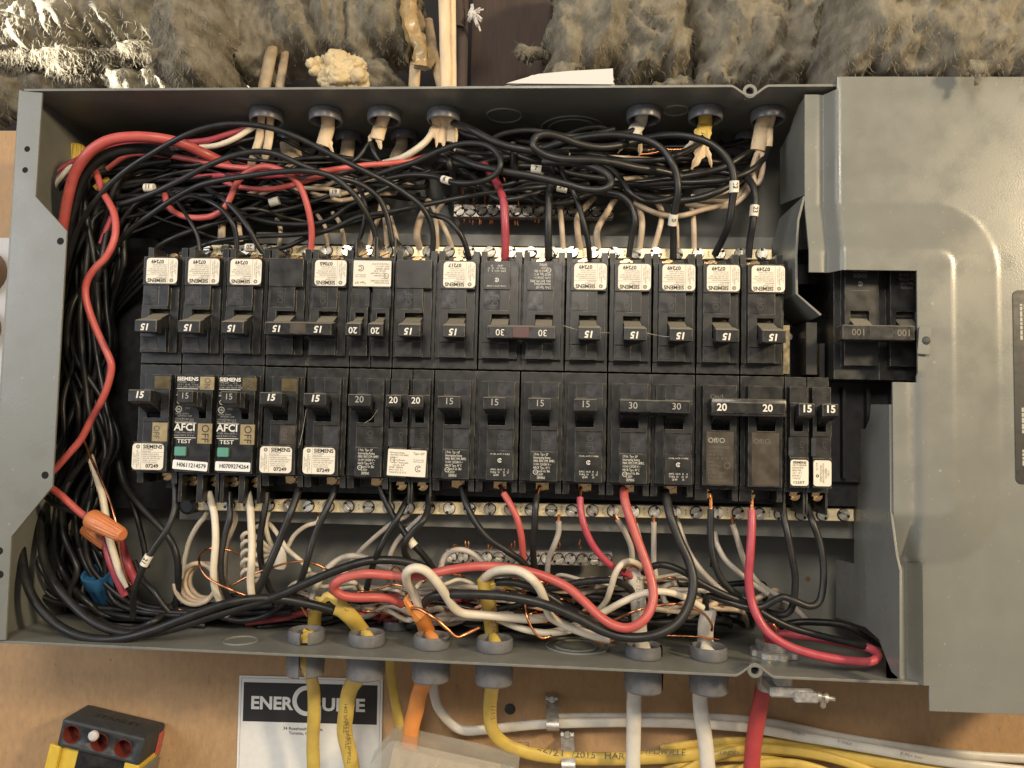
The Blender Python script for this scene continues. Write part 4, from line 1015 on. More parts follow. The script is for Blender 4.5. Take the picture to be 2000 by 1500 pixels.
for x, z in ((.33, -.34), (1.10, -.37), (1.74, -.38)):
    mb = MB(); mb.lathe([(.235, .0), (.232, -.012), (.222, -.012), (.218, .0), (.21, .42), (.001, .43)], (x, -1.15, z), (0, 1, 0), 26, caps=False); mb.build('bore', M['bore'], t)
mb = MB(); mb.lathe([(.001, -.14), (.07, -.135), (.125, -.09), (.13, -.02), (.04, 0), (.04, 1.0)], (.98, -1.25, -.17), (0, 1, 0), 20, caps=False)
nn = mb.build('nail', M['paper'], None, (0, 0, 0)); nn.parent = None; nn.matrix_world = Matrix.Translation(Vector((p0.x, 3.3, p0.z)) * IN) @ Matrix.Rotation(-ang, 4, 'Y')
tag(nn, 'paint covered white nail head in front of the middle bore of the spirit level', 'nail')
mb = MB(); mb.box(-.20, .10, -1.10, -.1, -3.2, -.73, bev=.02); mb.box(.10, .55, -1.0, -.1, -3.2, -.74, bev=.02); mb.build('yellow_rail', M['tool_yellow'], t)
mb = MB(); mb.box(W - .40, W + .0, -1.10, -.1, -3.2, -.73, bev=.02); mb.build('yellow_rail', M['tool_yellow'], t)
mb = MB(); mb.box(.55, W - .35, -1.02, -.1, -3.2, -.73); lb_ = mb.build('vial_block', M['plastic_gloss'], t)
mb = MB(); mb.lathe([(.62, -.03), (.60, -.05), (.56, -.02), (.56, .3), (.001, .3)], ((W + .2) / 2, -1.02, -1.65), (0, 1, 0), 30, caps=False); mb.build('vial_window', M['hole'], lb_)
mb = MB(); mb.lathe([(.16, -.5), (.16, .5)], ((W + .3) / 2, -.85, -1.55), (0, 0, 1), 16); mb.build('vial', M['clear'], lb_)
mb = MB(); mb.box(W - .02, W + .015, -.28, -.04, -.80, -.20, bev=.01); mb.build('red_side_strip', M['w_red'], t)
mb = MB(); mb.box(W + .0, W + .06, -1.05, -.1, -3.2, -.86); mb.build('side_panel', M['paint'], t)

# clear plastic package
a, b = P(772, 1446, 1.6), P(1012, 1490, 1.6)
t = thing('plastic_package', 'frosted clear plastic package at the bottom edge below the orange cable', 'plastic package', (a.x, 3.2, a.z), (0, .17, 0))
W = (b - a).length
mb = MB(); out = [(-.62, -2.2), (-.50, -.72), (-.12, -.05), (.05, 0), (W - .1, 0), (W, -.12), (W + .2, -2.2)]
R = [[(x, y, z) for x, z in out] for y in (-1.6,)]
mb.prism(out, -1.62, -1.60); mb.prism([(x * 1.03 - .05, z + .04 if z > -.5 else z) for x, z in out], -.8, -.78)
n = len(out)
for i in range(n - 1):
    (x0_, z0_), (x1_, z1_) = out[i], out[i + 1]
    mb.f([mb.v((x0_, -1.6, z0_)), mb.v((x1_, -1.6, z1_)), mb.v((x1_ * 1.03 - .05, -.8, z1_ + .04)), mb.v((x0_ * 1.03 - .05, -.8, z0_ + .04))])
for x in (.25, .95, 1.15, 2.3): mb.box(x, x + .04, -1.66, -1.62, -1.2, -.35)
mb.build('blister', M['clear'], t)
mb = MB(); mb.box(-.05, W - .4, -1.3, -.9, -2.2, -.3); mb.build('contents', M['j_beige'], t)
# white plate at the left edge
q = P(-10, 560, 3.0); t = thing('white_tag', 'white rounded plastic tag with brown disc at the left edge of the photo', 'plastic tag', (q.x, 3.2, q.z))
k1, k2 = P(14, 463, 3.0) - q, P(-30, 820, 3.0) - q
mb = MB(); mb.prism(rrect(-2, .42, k2.z, k1.z, .2), -.1, 0); mb.build('plate', M['paper'], t)
mb = MB(); mb.lathe([(.62, 0), (.60, -.3), (.001, -.3)], (-.35, -.1, k1.z - 1.0), (0, 1, 0), 24); mb.build('disc', mat('brown_plastic', (.24, .15, .09), .4), t)
mb = MB(); mb.lathe([(.62, 0), (.60, -.3), (.001, -.3)], (-.42, -.1, k1.z - 2.6), (0, 1, 0), 24); mb.build('disc', CACHE.setdefault('bp', mat('brown_plastic', (.24, .15, .09), .4)), t)
# ------------------------------------------------------------------ wires, upper left
def D(pts, *ds):
    """(u, v) list with depths interpolated over the given key depths"""
    n = len(pts); out = []
    for i, (u, v) in enumerate(pts):
        s = i / max(1, n - 1) * (len(ds) - 1); k = min(int(s), len(ds) - 2) if len(ds) > 1 else 0
        d = ds[0] if len(ds) == 1 else ds[k] + (ds[k + 1] - ds[k]) * (s - k)
        out.append((u, v, d))
    return out
wire('thick red wire arching over the whole left bundle below the top wall', 'r', .128, D([(112, 520), (122, 450), (132, 390), (146, 340), (172, 300), (210, 275), (258, 267), (310, 270), (355, 280), (400, 300), (440, 318), (480, 330)], 1.2, .4, -.1, 0, .5, 1.4))
wire('thick black wire hugging the inside of the thick red arch at upper left', 'k', .130, D([(122, 560), (136, 470), (146, 400), (164, 345), (196, 310), (236, 294), (284, 290), (335, 300), (390, 326), (440, 340)], 1.4, .8, .3, .3, .9, 1.8))
wire('crimson wire running from the first top bushing to the left flange', 'p', .075, D([(82, 430), (88, 385), (98, 358), (114, 334), (140, 318), (200, 290), (280, 276), (340, 279), (400, 275), (440, 264), (478, 252), (508, 238)], .9, .8, 1.0, .9, .8, 1.0))
wire('cream wire running beside the crimson one to the left flange', 'w', .072, D([(92, 430), (97, 388), (108, 360), (126, 338), (160, 308), (220, 288), (300, 282), (380, 287), (420, 285), (456, 272), (486, 254), (512, 238)], .9, .8, 1.1, 1.0, .7, 1.0))
wire('black wire tucked under the cream wire at the upper left cut-out', 'k', .075, D([(98, 440), (104, 396), (116, 364), (136, 346), (170, 325), (220, 308), (300, 300)], .9, 1.0, 1.6))
wire('long black wire arching from the bundle over the two left bushings to the untied pair', 'k', .068, D([(128, 540), (142, 480), (162, 430), (198, 378), (245, 334), (300, 298), (360, 265), (410, 248), (460, 242), (520, 248), (580, 268), (640, 298), (700, 328), (760, 358), (795, 380), (822, 402), (840, 432), (846, 465), (844, 505)], 1.2, .3, -.2, -.3, -.2, 0, .5))
wire('black wire crossing the middle of the upper left tangle into the tandem', 'k', .070, D([(232, 400), (262, 391), (300, 377), (350, 353), (410, 322), (460, 303), (505, 296), (545, 303), (595, 325), (650, 345), (700, 358), (738, 385), (757, 425), (768, 482)], .5, 0, -.3, -.2, .1, .5))
wire('lowest of the three long black arcs, dropping into the left half of the tandem', 'k', .070, D([(196, 530), (226, 482), (256, 448), (296, 418), (340, 388), (385, 364), (430, 352), (480, 344), (540, 336), (600, 334), (650, 346), (688, 376), (712, 410), (728, 442), (738, 482)], 1.2, .5, 0, -.3, -.1, .5), tagat=None)
wire('black wire curving down into the third upper breaker from the left', 'k', .062, D([(340, 398), (370, 384), (404, 392), (432, 408), (452, 432), (461, 460), (463, 494)], 1.0, .5, .3, .5))
wire('black wire ending between the third upper breaker and the tied 15 A pair', 'k', .066, D([(392, 356), (410, 372), (434, 388), (462, 414), (486, 446), (502, 476), (514, 494)], 1.2, .5, .3, .5))
wire('thin black wire dropping into the second upper breaker from the left', 'k', .050, D([(330, 372), (352, 402), (370, 430), (386, 462), (391, 494)], 1.0, .6, .6))
wire('thin black wire sloping right behind the breaker tops at upper left', 'k', .042, D([(230, 385), (270, 408), (320, 430), (370, 446), (420, 464), (470, 474)], 1.2, 1.0, 1.2))
wire('black wire looping up from behind the first upper breaker', 'k', .058, D([(300, 498), (308, 482), (340, 464), (376, 450), (430, 434), (500, 420), (580, 404), (650, 380)], .9, .6, .9, 1.2))
wire('black wire sweeping nearly level just above the first five upper breakers', 'k', .060, D([(352, 496), (400, 478), (440, 468), (500, 462), (580, 458), (640, 450), (700, 424), (760, 414), (810, 404), (880, 390), (940, 379), (1000, 371), (1070, 364)], .9, .7, .5, .3, .3, .4))
wire('black wire rising right from the notch of the tied 15 A pair', 'k', .062, D([(520, 490), (560, 482), (600, 464), (640, 450), (700, 432), (760, 417), (830, 399), (900, 384)], .9, .7, .7, .9))
wire('black wire sagging behind the small red loop at upper left', 'k', .062, D([(440, 396), (490, 424), (540, 436), (600, 438), (640, 430), (680, 404), (720, 384), (780, 356), (840, 334)], 1.0, .8, .8, 1.0))
wire('bright red wire looping up out of the tied 15 A pair and hooking back left', 'r', .078, D([(606, 498), (609, 460), (606, 428), (599, 398), (589, 370), (575, 350), (552, 334), (528, 326), (508, 326), (486, 334), (470, 348), (458, 366), (449, 388), (440, 404), (428, 415), (406, 424), (372, 425), (345, 417), (328, 402), (322, 380)], .5, .2, 0, .1, .4, .5, .7, 1.0))
wire('long red wire running level from the left arch to the fourth top bushing', 'r', .070, D([(210, 330), (250, 304), (300, 301), (360, 309), (436, 324), (500, 330), (560, 336), (620, 335), (660, 330), (710, 323), (760, 319), (812, 311), (850, 300)], 1.2, .9, .7, .4, .4, .6, 1.2))
wire('red wire sagging in the middle of the upper left tangle', 'r', .066, D([(420, 336), (440, 356), (480, 367), (530, 369), (580, 359), (610, 349), (634, 342), (660, 334)], 1.2, .8, .7, 1.2))
wire('dark red wire crossing under the two long black arcs', 'p', .066, D([(306, 366), (330, 356), (362, 349), (410, 344), (460, 342), (520, 344), (580, 340)], 1.4, .9, 1.0))
wire('red wire waving down the whole left side in front of the black bundle', 'r', .085, D([(178, 320), (190, 344), (200, 374), (213, 396), (223, 418), (226, 448), (221, 474), (207, 502), (184, 526), (170, 550), (167, 576), (174, 606), (188, 644), (205, 680), (216, 706), (217, 726), (208, 760), (193, 793), (175, 826), (158, 858), (136, 884), (113, 910), (92, 932), (88, 945), (104, 956), (122, 970), (150, 996), (168, 1010)], .8, .3, .1, .0, .1, 0, .1, .3, .3, .2, .2))
wire('short dark red wire behind the red wave at upper left', 'p', .06, D([(220, 412), (214, 432), (204, 456), (196, 476)], 1.0, 1.0))
wire('bare copper wire slanting down the left side past the orange connector', 'c', .030, D([(165, 862), (180, 900), (197, 936), (214, 976), (224, 1008), (230, 1040), (234, 1074), (240, 1106), (250, 1136), (256, 1150)], .8, .3, -.1, .2, .5))
wire('cream wire slanting down the left side under the orange connector', 'w', .085, D([(176, 890), (188, 930), (199, 965), (206, 1005), (212, 1045), (222, 1080), (234, 1118), (250, 1146)], 1.0, .6, .5, .6))
wire('red wire curving below the orange connector, left of the cream one', 'p', .085, D([(196, 1030), (204, 1052), (210, 1082), (220, 1112), (232, 1140), (244, 1164)], .9, .6, .7))
wire('short thick red wire below the orange connector, right of the copper wire', 'p', .11, D([(230, 1050), (240, 1074), (248, 1100), (258, 1124), (266, 1140)], 1.2, .9, 1.0))
wire('black wire entering the open end of the orange connector', 'k', .065, D([(86, 966), (104, 984), (130, 994), (156, 1003), (178, 1012)], .6, .3, .2))
# big foreground loops at lower left
wire('outermost long black loop at lower left ending in the torn yellow jacket', 'k', .105, D([(70, 880), (50, 950), (40, 1010), (40, 1055), (45, 1102), (54, 1144), (74, 1182), (108, 1217), (150, 1240), (194, 1249), (246, 1246), (300, 1231), (352, 1211), (400, 1193), (446, 1178), (495, 1170), (548, 1170), (600, 1179), (640, 1189), (662, 1197)], 1.4, .6, -.1, -.3, -.3, -.2, .1, .35))
wire('second long black loop at lower left sweeping up toward the ground bar', 'k', .100, D([(98, 900), (86, 960), (80, 1010), (80, 1056), (90, 1106), (112, 1146), (146, 1185), (184, 1216), (230, 1234), (285, 1238), (345, 1226), (405, 1206), (470, 1187), (540, 1165), (592, 1142), (655, 1115), (712, 1097), (760, 1094), (800, 1099), (830, 1110), (846, 1124)], 1.6, .8, .1, -.2, -.2, 0, .1, .3, .7))
wire('black wire joining the lower left loops from the shadow', 'k', .080, D([(150, 1160), (186, 1202), (216, 1222), (262, 1228), (300, 1214), (322, 1196), (350, 1170)], 1.6, .8, .6, 1.4))
wire('black wire tagged 21 hanging from the first lower breaker', 'k', .075, D([(342, 944), (342, 975), (340, 998), (326, 1034), (300, 1072), (283, 1100), (270, 1132), (261, 1166), (260, 1206)], .4, .3, .1, 0, .2, .6), tagat=(285, 1095, '21', .13))
wire('black wire crossing behind the one tagged 21', 'k', .085, D([(225, 870), (241, 940), (266, 978), (299, 1015), (330, 1050), (346, 1090), (348, 1140), (342, 1196)], 1.6, 1.0, .9, 1.2))
wire('thin black wire beside the number 21 tag, running straight down', 'k', .070, D([(232, 900), (250, 960), (268, 1012), (281, 1068), (287, 1110)], 1.8, 1.3, 1.4))
wire('black wire from the blue connector slanting toward the bottom wall', 'k', .075, D([(262, 1096), (278, 1132), (300, 1154), (322, 1186), (352, 1213), (400, 1222)], 1.2, .8, 1.2))
rnd = random.Random(4)
g = 'black wires packed along the left side'
for k in range(44):                                                 # the packed bundle at the left
    a0 = rnd.uniform(150, 262); x1 = rnd.uniform(116, 222); x2 = rnd.uniform(100, 232); dd = rnd.uniform(1.0, 2.85)
    s_ = rnd.uniform(-12, 12); x3 = x2 - rnd.uniform(0, 60); top = rnd.uniform(322, 400)
    pts = [(a0 + rnd.uniform(80, 260), top - rnd.uniform(-8, 14)), (a0 + 40, top + 6), (a0, top + 50), ((a0 + x1) / 2 + s_, 520), (x1, 600), (x1 + rnd.uniform(-10, 10), 690), ((x1 + x2) / 2 - s_, 780), (x2, 870), (x3, 960), (x3 - rnd.uniform(-24, 26), 1040), (x3 - rnd.uniform(-40, 20), 1110), (x3 + rnd.uniform(20, 80), 1178 + rnd.uniform(-10, 16)), (x3 + rnd.uniform(120, 260), 1196 + rnd.uniform(-10, 14)), (x3 + rnd.uniform(300, 420), 1186 + rnd.uniform(-10, 14))]
    wire('black wire packed in the dark bundle along the left side of the box', 'k', rnd.uniform(.055, .085), [(u, v, min(2.9, max(.8, dd + rnd.uniform(-.25, .25)))) for u, v in pts], group=g, n=7)
for k in range(5):
    x = 60 + k * 12
    wire('black wire hanging in a narrow loop at the lower left corner', 'k', .06, D([(x + 60, 960), (x + 18, 1030), (x - 10 + k * 3, 1100), (x - 30 + k * 5, 1160), (x - 20 + k * 4, 1204), (x + 20, 1212), (x + 34, 1180), (x + 22 + k * 3, 1120), (x + 50, 1040)], 1.6, 1.6 + .2 * k, 2.3), group='black loops in the lower left corner', n=7)
for k in range(9):
    y = 500 + k * 17; x = 290 - k * 3
    wire('black wire emerging behind the first two upper breakers toward the left bundle', 'k', .06, D([(x + 30, y - 20), (x - 10, y + 12), (x - 55 - k * 2, y + 70), (x - 85, y + 150), (x - 98 + k * 3, y + 260), (x - 90 + k * 4, y + 360)], 1.6 + .05 * k, 2.1, 1.9), group='black wires left of the first breakers', n=7) if k < 4 else None

# connectors (wire nuts)
def nut(name, label, c, u0, v0, d0, u1, v1, d1, r0, r1, ribs=16, hollow=True):
    A, B = P(u0, v0, d0), P(u1, v1, d1); ax = (B - A); L = ax.length; ax.normalize()
    t = ax.orthogonal().normalized(); w = ax.cross(t); mb = MB(off=A); n = ribs * 4; R = []
    for r, h, k in ((r0 * .80, .10 * L, 0), (r0 * .86, 0, 0), (r0, 0, 0), (r0 * 1.02, .08 * L, 0), (r0 * .99, .30 * L, 0), (r0 * .94, .36 * L, 1), (r1 * 1.06, .90 * L, 1), (r1 * .95, .96 * L, 1), (r1 * .72, L, 0), (.01, L, 0)):
        R.append([A + ax * h + (t * math.cos(2 * PI * i / n) + w * math.sin(2 * PI * i / n)) * r * (1 - (.085 if k and i % 4 in (0, 1) else 0)) for i in range(n)])
    mb.rings(R); o = mb.build(name, M[c], None, A, smooth=40); return tag(o, label, 'wire connector', 'twist on wire connectors')
nut('wire_connector', 'orange ribbed twist connector lying on top at lower left', 'nut_orange', 180, 1014, .15, 240, 1046, -.25, .235, .165)
nut('wire_connector', 'darker orange twist connector half hidden beneath the other orange one', 'nut_orange', 172, 1030, .95, 210, 1066, .8, .22, .15)
nut('wire_connector', 'blue twist connector deep in the wires at lower left', 'nut_blue', 188, 1118, 1.1, 214, 1182, 1.7, .36, .28, 10)
nut('wire_connector', 'yellow twist connector standing in the upper left corner of the box', 'nut_yellow', 147, 335, 1.6, 150, 281, 1.5, .24, .20)
nut('wire_connector', 'yellow twist connector buried behind the upper left arcs, left one', 'nut_yellow', 188, 372, 1.5, 216, 350, 1.6, .14, .10)
nut('wire_connector', 'yellow twist connector buried behind the upper left arcs, right one', 'nut_yellow', 262, 344, 1.7, 236, 358, 1.6, .16, .10)

# ------------------------------------------------------------------ wires, upper middle and right
g2 = 'black wires knotted above the upper breakers'
wire('black wire tagged 19 making a round loop left of the upper ground bar', 'k', .072, D([(700, 352), (760, 333), (812, 316), (860, 294), (902, 281), (942, 282), (968, 296), (978, 320), (966, 342), (938, 355), (900, 358), (872, 352), (846, 344), (800, 342), (740, 352)], .9, .3, -.1, -.3, -.2, .3, .9), tagat=(872, 352, '19', .12))
wire('thick black wire looping far right below its own upper arm', 'k', .085, D([(868, 298), (896, 309), (930, 323), (980, 334), (1040, 344), (1100, 358), (1140, 369), (1172, 371), (1190, 364), (1193, 350), (1178, 335), (1150, 324), (1110, 318), (1060, 316)], .6, -.1, -.3, -.4, -.3, .2))
wire('thick black wire forming the big hairpin over the large knockout rings', 'k', .090, D([(1330, 345), (1290, 334), (1240, 327), (1200, 318), (1160, 313), (1100, 311), (1064, 302), (1042, 286), (1046, 269), (1068, 262), (1098, 269), (1130, 281), (1170, 288), (1210, 284), (1250, 272)], .4, -.1, -.4, -.5, -.4, -.1, .3))
wire('thick black wire leaving the fourth top bushing toward the hairpin', 'k', .095, D([(876, 236), (894, 242), (922, 254), (956, 272), (988, 285), (1024, 292), (1060, 297), (1110, 300)], 1.0, .2, 0, .3))
wire('second thick black wire from the fourth top bushing, just under the first', 'k', .075, D([(882, 244), (910, 262), (946, 272), (980, 290), (1010, 304), (1060, 322), (1120, 340), (1200, 352)], 1.1, .5, .6, .8))
wire('black wire arching flat under the knockout rings from the left', 'k', .070, D([(950, 282), (975, 264), (1020, 255), (1065, 258), (1110, 266), (1160, 262), (1200, 252)], 1.0, .6, .8))
wire('black wire arching right of the large knockout rings', 'k', .065, D([(1080, 280), (1110, 262), (1145, 250), (1178, 249), (1204, 262), (1222, 284)], 1.3, .9, 1.1))
wire('black wire leaving the split cream jacket right of the knockout rings', 'k', .070, D([(1248, 246), (1228, 258), (1196, 262), (1150, 268), (1100, 282), (1040, 300), (990, 312)], .9, .5, .7, 1.1))
wire('black wire tagged 20 arching over and down to the fourth breaker from the right', 'k', .085, D([(1060, 290), (1120, 272), (1180, 264), (1225, 266), (1262, 273), (1294, 292), (1312, 318), (1322, 345), (1324, 375), (1318, 408), (1314, 436), (1315, 465), (1315, 505)], .7, .1, -.2, -.3, -.2, .1, .5), tagat=(1314, 427, '20', .13))
wire('black wire tagged 22 arching from the right bushings to the second last breaker', 'k', .085, D([(1230, 280), (1270, 269), (1310, 264), (1352, 268), (1388, 281), (1414, 302), (1430, 330), (1434, 365), (1430, 395), (1424, 436), (1412, 466), (1396, 498)], .6, -.1, -.3, -.3, -.1, .5), tagat=(1433, 367, '22', .13))
wire('black wire tagged 23 dropping into the rightmost upper breaker', 'k', .082, D([(1436, 340), (1456, 346), (1470, 362), (1475, 388), (1473, 412), (1470, 440), (1465, 470), (1462, 503)], .6, .2, .2, .5), tagat=(1473, 411, '23', .13))
wire('black wire curving left from the right end top bushing', 'k', .075, D([(1502, 284), (1490, 312), (1464, 334), (1422, 350), (1362, 356), (1310, 357), (1240, 361), (1170, 355)], .9, .3, .4, .9))
wire('thick black wire running low across the right half of the upper tangle', 'k', .090, D([(1476, 318), (1446, 348), (1404, 373), (1360, 388), (1316, 392), (1270, 386), (1220, 372)], .9, .5, .6, 1.0))
wire('black wire dropping into the upper breaker over the lower tied 30 A pair', 'k', .072, D([(1130, 372), (1176, 374), (1212, 382), (1234, 404), (1240, 432), (1234, 462), (1228, 503)], .6, .2, .2, .5))
wire('black wire looping under the right part of the upper tangle', 'k', .068, D([(1176, 320), (1196, 332), (1214, 352), (1232, 378), (1258, 393), (1292, 392), (1330, 380)], .7, .3, .5))
wire('black wire tagged 24 dropping into the breaker beside the tied 30 A pair', 'k', .068, D([(1088, 310), (1100, 340), (1116, 368), (1130, 400), (1140, 436), (1149, 475), (1152, 508)], .5, .2, .2, .5), tagat=None)
wire('stout dark grey wire going straight down into the tied 30 A pair', 'k', .092, D([(1074, 300), (1076, 340), (1073, 378), (1071, 430), (1071, 470), (1072, 508)], .8, .3, .2, .5))
wire('crimson wire going straight down into the tied 30 A pair', 'p', .098, D([(930, 306), (946, 322), (962, 342), (974, 366), (983, 392), (986, 430), (987, 470), (986, 508)], 1.3, .7, .3, .2, .5))
wire('black wire curling down to the right pole of the untied pair', 'k', .066, D([(830, 412), (846, 420), (872, 428), (894, 450), (908, 476), (917, 506)], .5, .2, .2, .5))
wire('black wire hooking under the crimson one above the ground bar', 'k', .060, D([(900, 330), (930, 350), (946, 368), (970, 388), (1000, 389), (1040, 379), (1090, 366), (1150, 360)], 1.0, .5, .2, .4, .8))
wire('black wire passing in front of the right screws of the upper ground bar', 'k', .068, D([(1030, 370), (1050, 390), (1078, 398), (1110, 395), (1136, 384), (1170, 374)], 1.2, .8, 1.0))
wire('thick black wire dropping behind the hairpin to the ground bar', 'k', .095, D([(1000, 280), (1004, 300), (1005, 332), (1010, 352)], .5, .5, 1.0))
wire('black wire folded down left of the round loop', 'k', .080, D([(862, 300), (876, 306), (878, 322), (884, 344), (890, 378)], .6, .4, .9))
wire('thin black wire at the left end of the upper neutral bar', 'k', .055, D([(690, 350), (704, 372), (713, 398), (712, 430), (704, 462), (688, 492)], .6, .3, .7))
wire('thick black wire from the yellow jacket joining the middle of the knot', 'k', .075, D([(1374, 274), (1350, 290), (1318, 304), (1290, 312), (1230, 314), (1180, 312), (1120, 330)], .9, .4, .5, 1.0))
wire('black wire rising left of the right end bushing bundle', 'k', .080, D([(1465, 296), (1446, 308), (1410, 328), (1360, 340), (1300, 350), (1220, 360)], .9, .7, .9))
wire('black wire leaving the third front bushing to the left', 'k', .06, D([(722, 278), (706, 300), (690, 316), (660, 330), (620, 338)], .9, .8, 1.0))
wire('short black wire leaving the third front bushing to the right', 'k', .06, D([(724, 278), (730, 296), (742, 316), (760, 330)], .8, .7, .9))
def tails(q): return [(q[0][0] - 14, q[0][1] + 10, 3.05)] + q + [(q[-1][0] + 14, q[-1][1] - 10, 3.05)]
rnd = random.Random(11)
for k in range(30):
    x0 = rnd.uniform(240, 420); y0 = rnd.uniform(330, 430); L = rnd.uniform(240, 520)
    pts = [(x0 + L * t, y0 + rnd.uniform(-22, 22) + (-26 if t > .5 else 0)) for t in (0, .2, .4, .6, .8, 1)]
    wire('black wire lost in the tangle behind the upper left arcs', 'k', rnd.uniform(.055, .08), tails(D(pts, rnd.uniform(1.2, 2.6), rnd.uniform(1.2, 2.2), rnd.uniform(1.4, 2.6))), group='black wires tangled behind the upper left arcs', n=7)
for k in range(34):
    x0 = rnd.uniform(850, 1060); y0 = rnd.uniform(282, 372); L = rnd.uniform(260, 460); x0 = min(x0, 1480 - L)
    pts = [(x0 + L * t, y0 + rnd.uniform(-16, 16) + 10 * math.sin(t * 3)) for t in (0, .2, .4, .6, .8, 1)]
    wire('black wire lost in the knot behind the big hairpin', 'k', rnd.uniform(.055, .082), tails(D(pts, rnd.uniform(1.0, 2.4), rnd.uniform(.8, 1.8), rnd.uniform(1.2, 2.6))), group=g2, n=7)
for k in range(9):
    x0 = rnd.uniform(400, 640); y0 = rnd.uniform(350, 425); L = rnd.uniform(90, 220)
    wire('aged white wire glimpsed between the black ones at upper left', 'b', rnd.uniform(.05, .065), tails(D([(x0 + L * t, y0 + rnd.uniform(-14, 14)) for t in (0, .33, .66, 1)], 1.9, 1.1, 1.9)), group='aged white wires glimpsed in the upper tangle', n=7)
for k in range(12):
    x0 = rnd.uniform(860, 1240); y0 = rnd.uniform(296, 384); L = rnd.uniform(90, 240)
    wire('aged white wire glimpsed between the black ones at upper right', 'b', rnd.uniform(.05, .065), tails(D([(x0 + L * t, y0 + rnd.uniform(-10, 10)) for t in (0, .33, .66, 1)], 1.7, .9, 1.9)), group='aged white wires glimpsed in the upper knot', n=7)
for k in range(14):
    x0 = rnd.uniform(170, 330); y0 = rnd.uniform(320, 470); L = rnd.uniform(160, 420)
    wire('thin black wire straying across the upper left corner', 'k', rnd.uniform(.036, .050), tails(D([(x0 + L * t, y0 - 50 * math.sin(t * 2.6) + rnd.uniform(-16, 16)) for t in (0, .25, .5, .75, 1)], rnd.uniform(1, 2.2), rnd.uniform(.5, 1.4), rnd.uniform(1, 2.2))), group='thin black wires straying at upper left', n=7)
# aged white wires to the upper neutral bar
nbw = [((820, 486), (814, 460), (820, 430), (838, 392), .09, 'left of the untied pair'), ((854, 486), (853, 450), (852, 420), (870, 388), .06, 'behind the untied pair'), ((884, 486), (873, 456), (858, 428), (842, 398), .06, 'crossing another above the untied pair'),
       ((1100, 486), (1097, 440), (1093, 400), (1090, 366), .066, 'right of the stout dark grey wire'), ((1134, 486), (1128, 450), (1130, 420), (1160, 386), .078, 'left of the wire dropping beside the tied 30 A pair'),
       ((1168, 486), (1166, 452), (1180, 424), (1214, 368), .080, 'bending right from the ground bar end'), ((1249, 486), (1254, 440), (1250, 410), (1240, 380), .078, 'right of the wire over the lower tied 30 A pair'),
       ((1277, 486), (1290, 440), (1292, 412), (1278, 390), .070, 'left of the tag numbered 20'), ((1356, 488), (1355, 440), (1352, 410), (1346, 388), .066, 'between the tags numbered 20 and 22'), ((1324, 488), (1324, 460), (1322, 430), (1312, 396), .035, 'thin, close beside the tag numbered 20'),
       ((433, 468), (433, 450), (434, 436), (440, 420), .095, 'above the second upper breaker'), ((471, 470), (468, 448), (466, 430), (462, 410), .055, 'above the third upper breaker'), ((544, 486), (548, 462), (547, 444), (540, 428), .055, 'above the left pole of the tied 15 A pair'),
       ((640, 484), (638, 462), (634, 440), (620, 420), .05, 'above the red wire outlet'), ((674, 486), (670, 458), (664, 436), (650, 416), .055, 'above the label numbered 07065'), ((720, 482), (728, 450), (738, 428), (744, 400), .06, 'left behind the upper tandem'), ((756, 484), (754, 452), (752, 430), (748, 402), .065, 'between the prongs of the upper tandem'), ((778, 482), (772, 456), (764, 430), (756, 404), .06, 'right behind the upper tandem')]
for a, b, c, d, r, lb in nbw:
    wire('aged white neutral bar wire, ' + lb, 'b', r, D([a, b, c, d], 1.15, 1.0, 1.3, 1.6), tip=None)
wire('aged white wire bowing under the upper right knot to the far right', 'b', .068, D([(1240, 396), (1262, 408), (1292, 419), (1332, 421), (1374, 409), (1420, 398), (1450, 380), (1470, 350)], 1.2, .9, .9, 1.2))
wire('aged white wire bowing from the right end cables, lower of two', 'b', .070, D([(1340, 398), (1380, 404), (1420, 403), (1448, 388), (1466, 362), (1478, 330), (1486, 296)], 1.3, .9, .8, 1.0))
wire('aged white wire bowing from the right end cables, upper of two', 'b', .066, D([(1350, 384), (1390, 393), (1428, 391), (1452, 370), (1470, 336), (1478, 306)], 1.3, .9, 1.0))
wire('cream wire running into the tag numbered 22 from the left', 'w', .050, D([(1370, 391), (1400, 380), (1424, 371), (1450, 352)], 1.0, .5, .9))
wire('cream wire curving left out of the fourth top bushing', 'w', .085, D([(842, 262), (832, 276), (814, 291), (788, 307), (760, 316), (730, 322)], .8, .6, 1.2))
wire('aged white wire looping beneath the right end bushing', 'b', .065, D([(1478, 300), (1470, 330), (1476, 360), (1484, 352), (1490, 326), (1488, 300)], .7, .5, .7))
wire('bare copper wire glinting right of the split jacket', 'c', .024, D([(1250, 302), (1276, 299), (1300, 293), (1330, 292)], 1.2, 1.0))
wire('second bare copper wire glinting just above the first', 'c', .022, D([(1262, 294), (1290, 290), (1316, 292), (1340, 290)], 1.4, 1.2))
for k, (x, y) in enumerate(((900, 372), (922, 372), (985, 356), (1010, 392), (1040, 352), (945, 376))):
    wire('bare copper wire rising from the upper ground bar', 'c', .022, D([(x + 4, 404), (x + 2, 388), (x + 6, y - 6), (x - 2, y - 22)], 2.3, 1.9), group='bare copper wires of the upper ground bar', n=6)
wire('bare copper wire with a hook beside the crimson wire', 'c', .026, D([(984, 346), (988, 360), (992, 372), (990, 392)], 1.2, 1.4))
wire('thick old beige sheathed wire behind the upper left arcs', 'b', .12, D([(240, 340), (262, 341), (300, 339), (336, 337), (350, 334)], 1.6, 1.5))
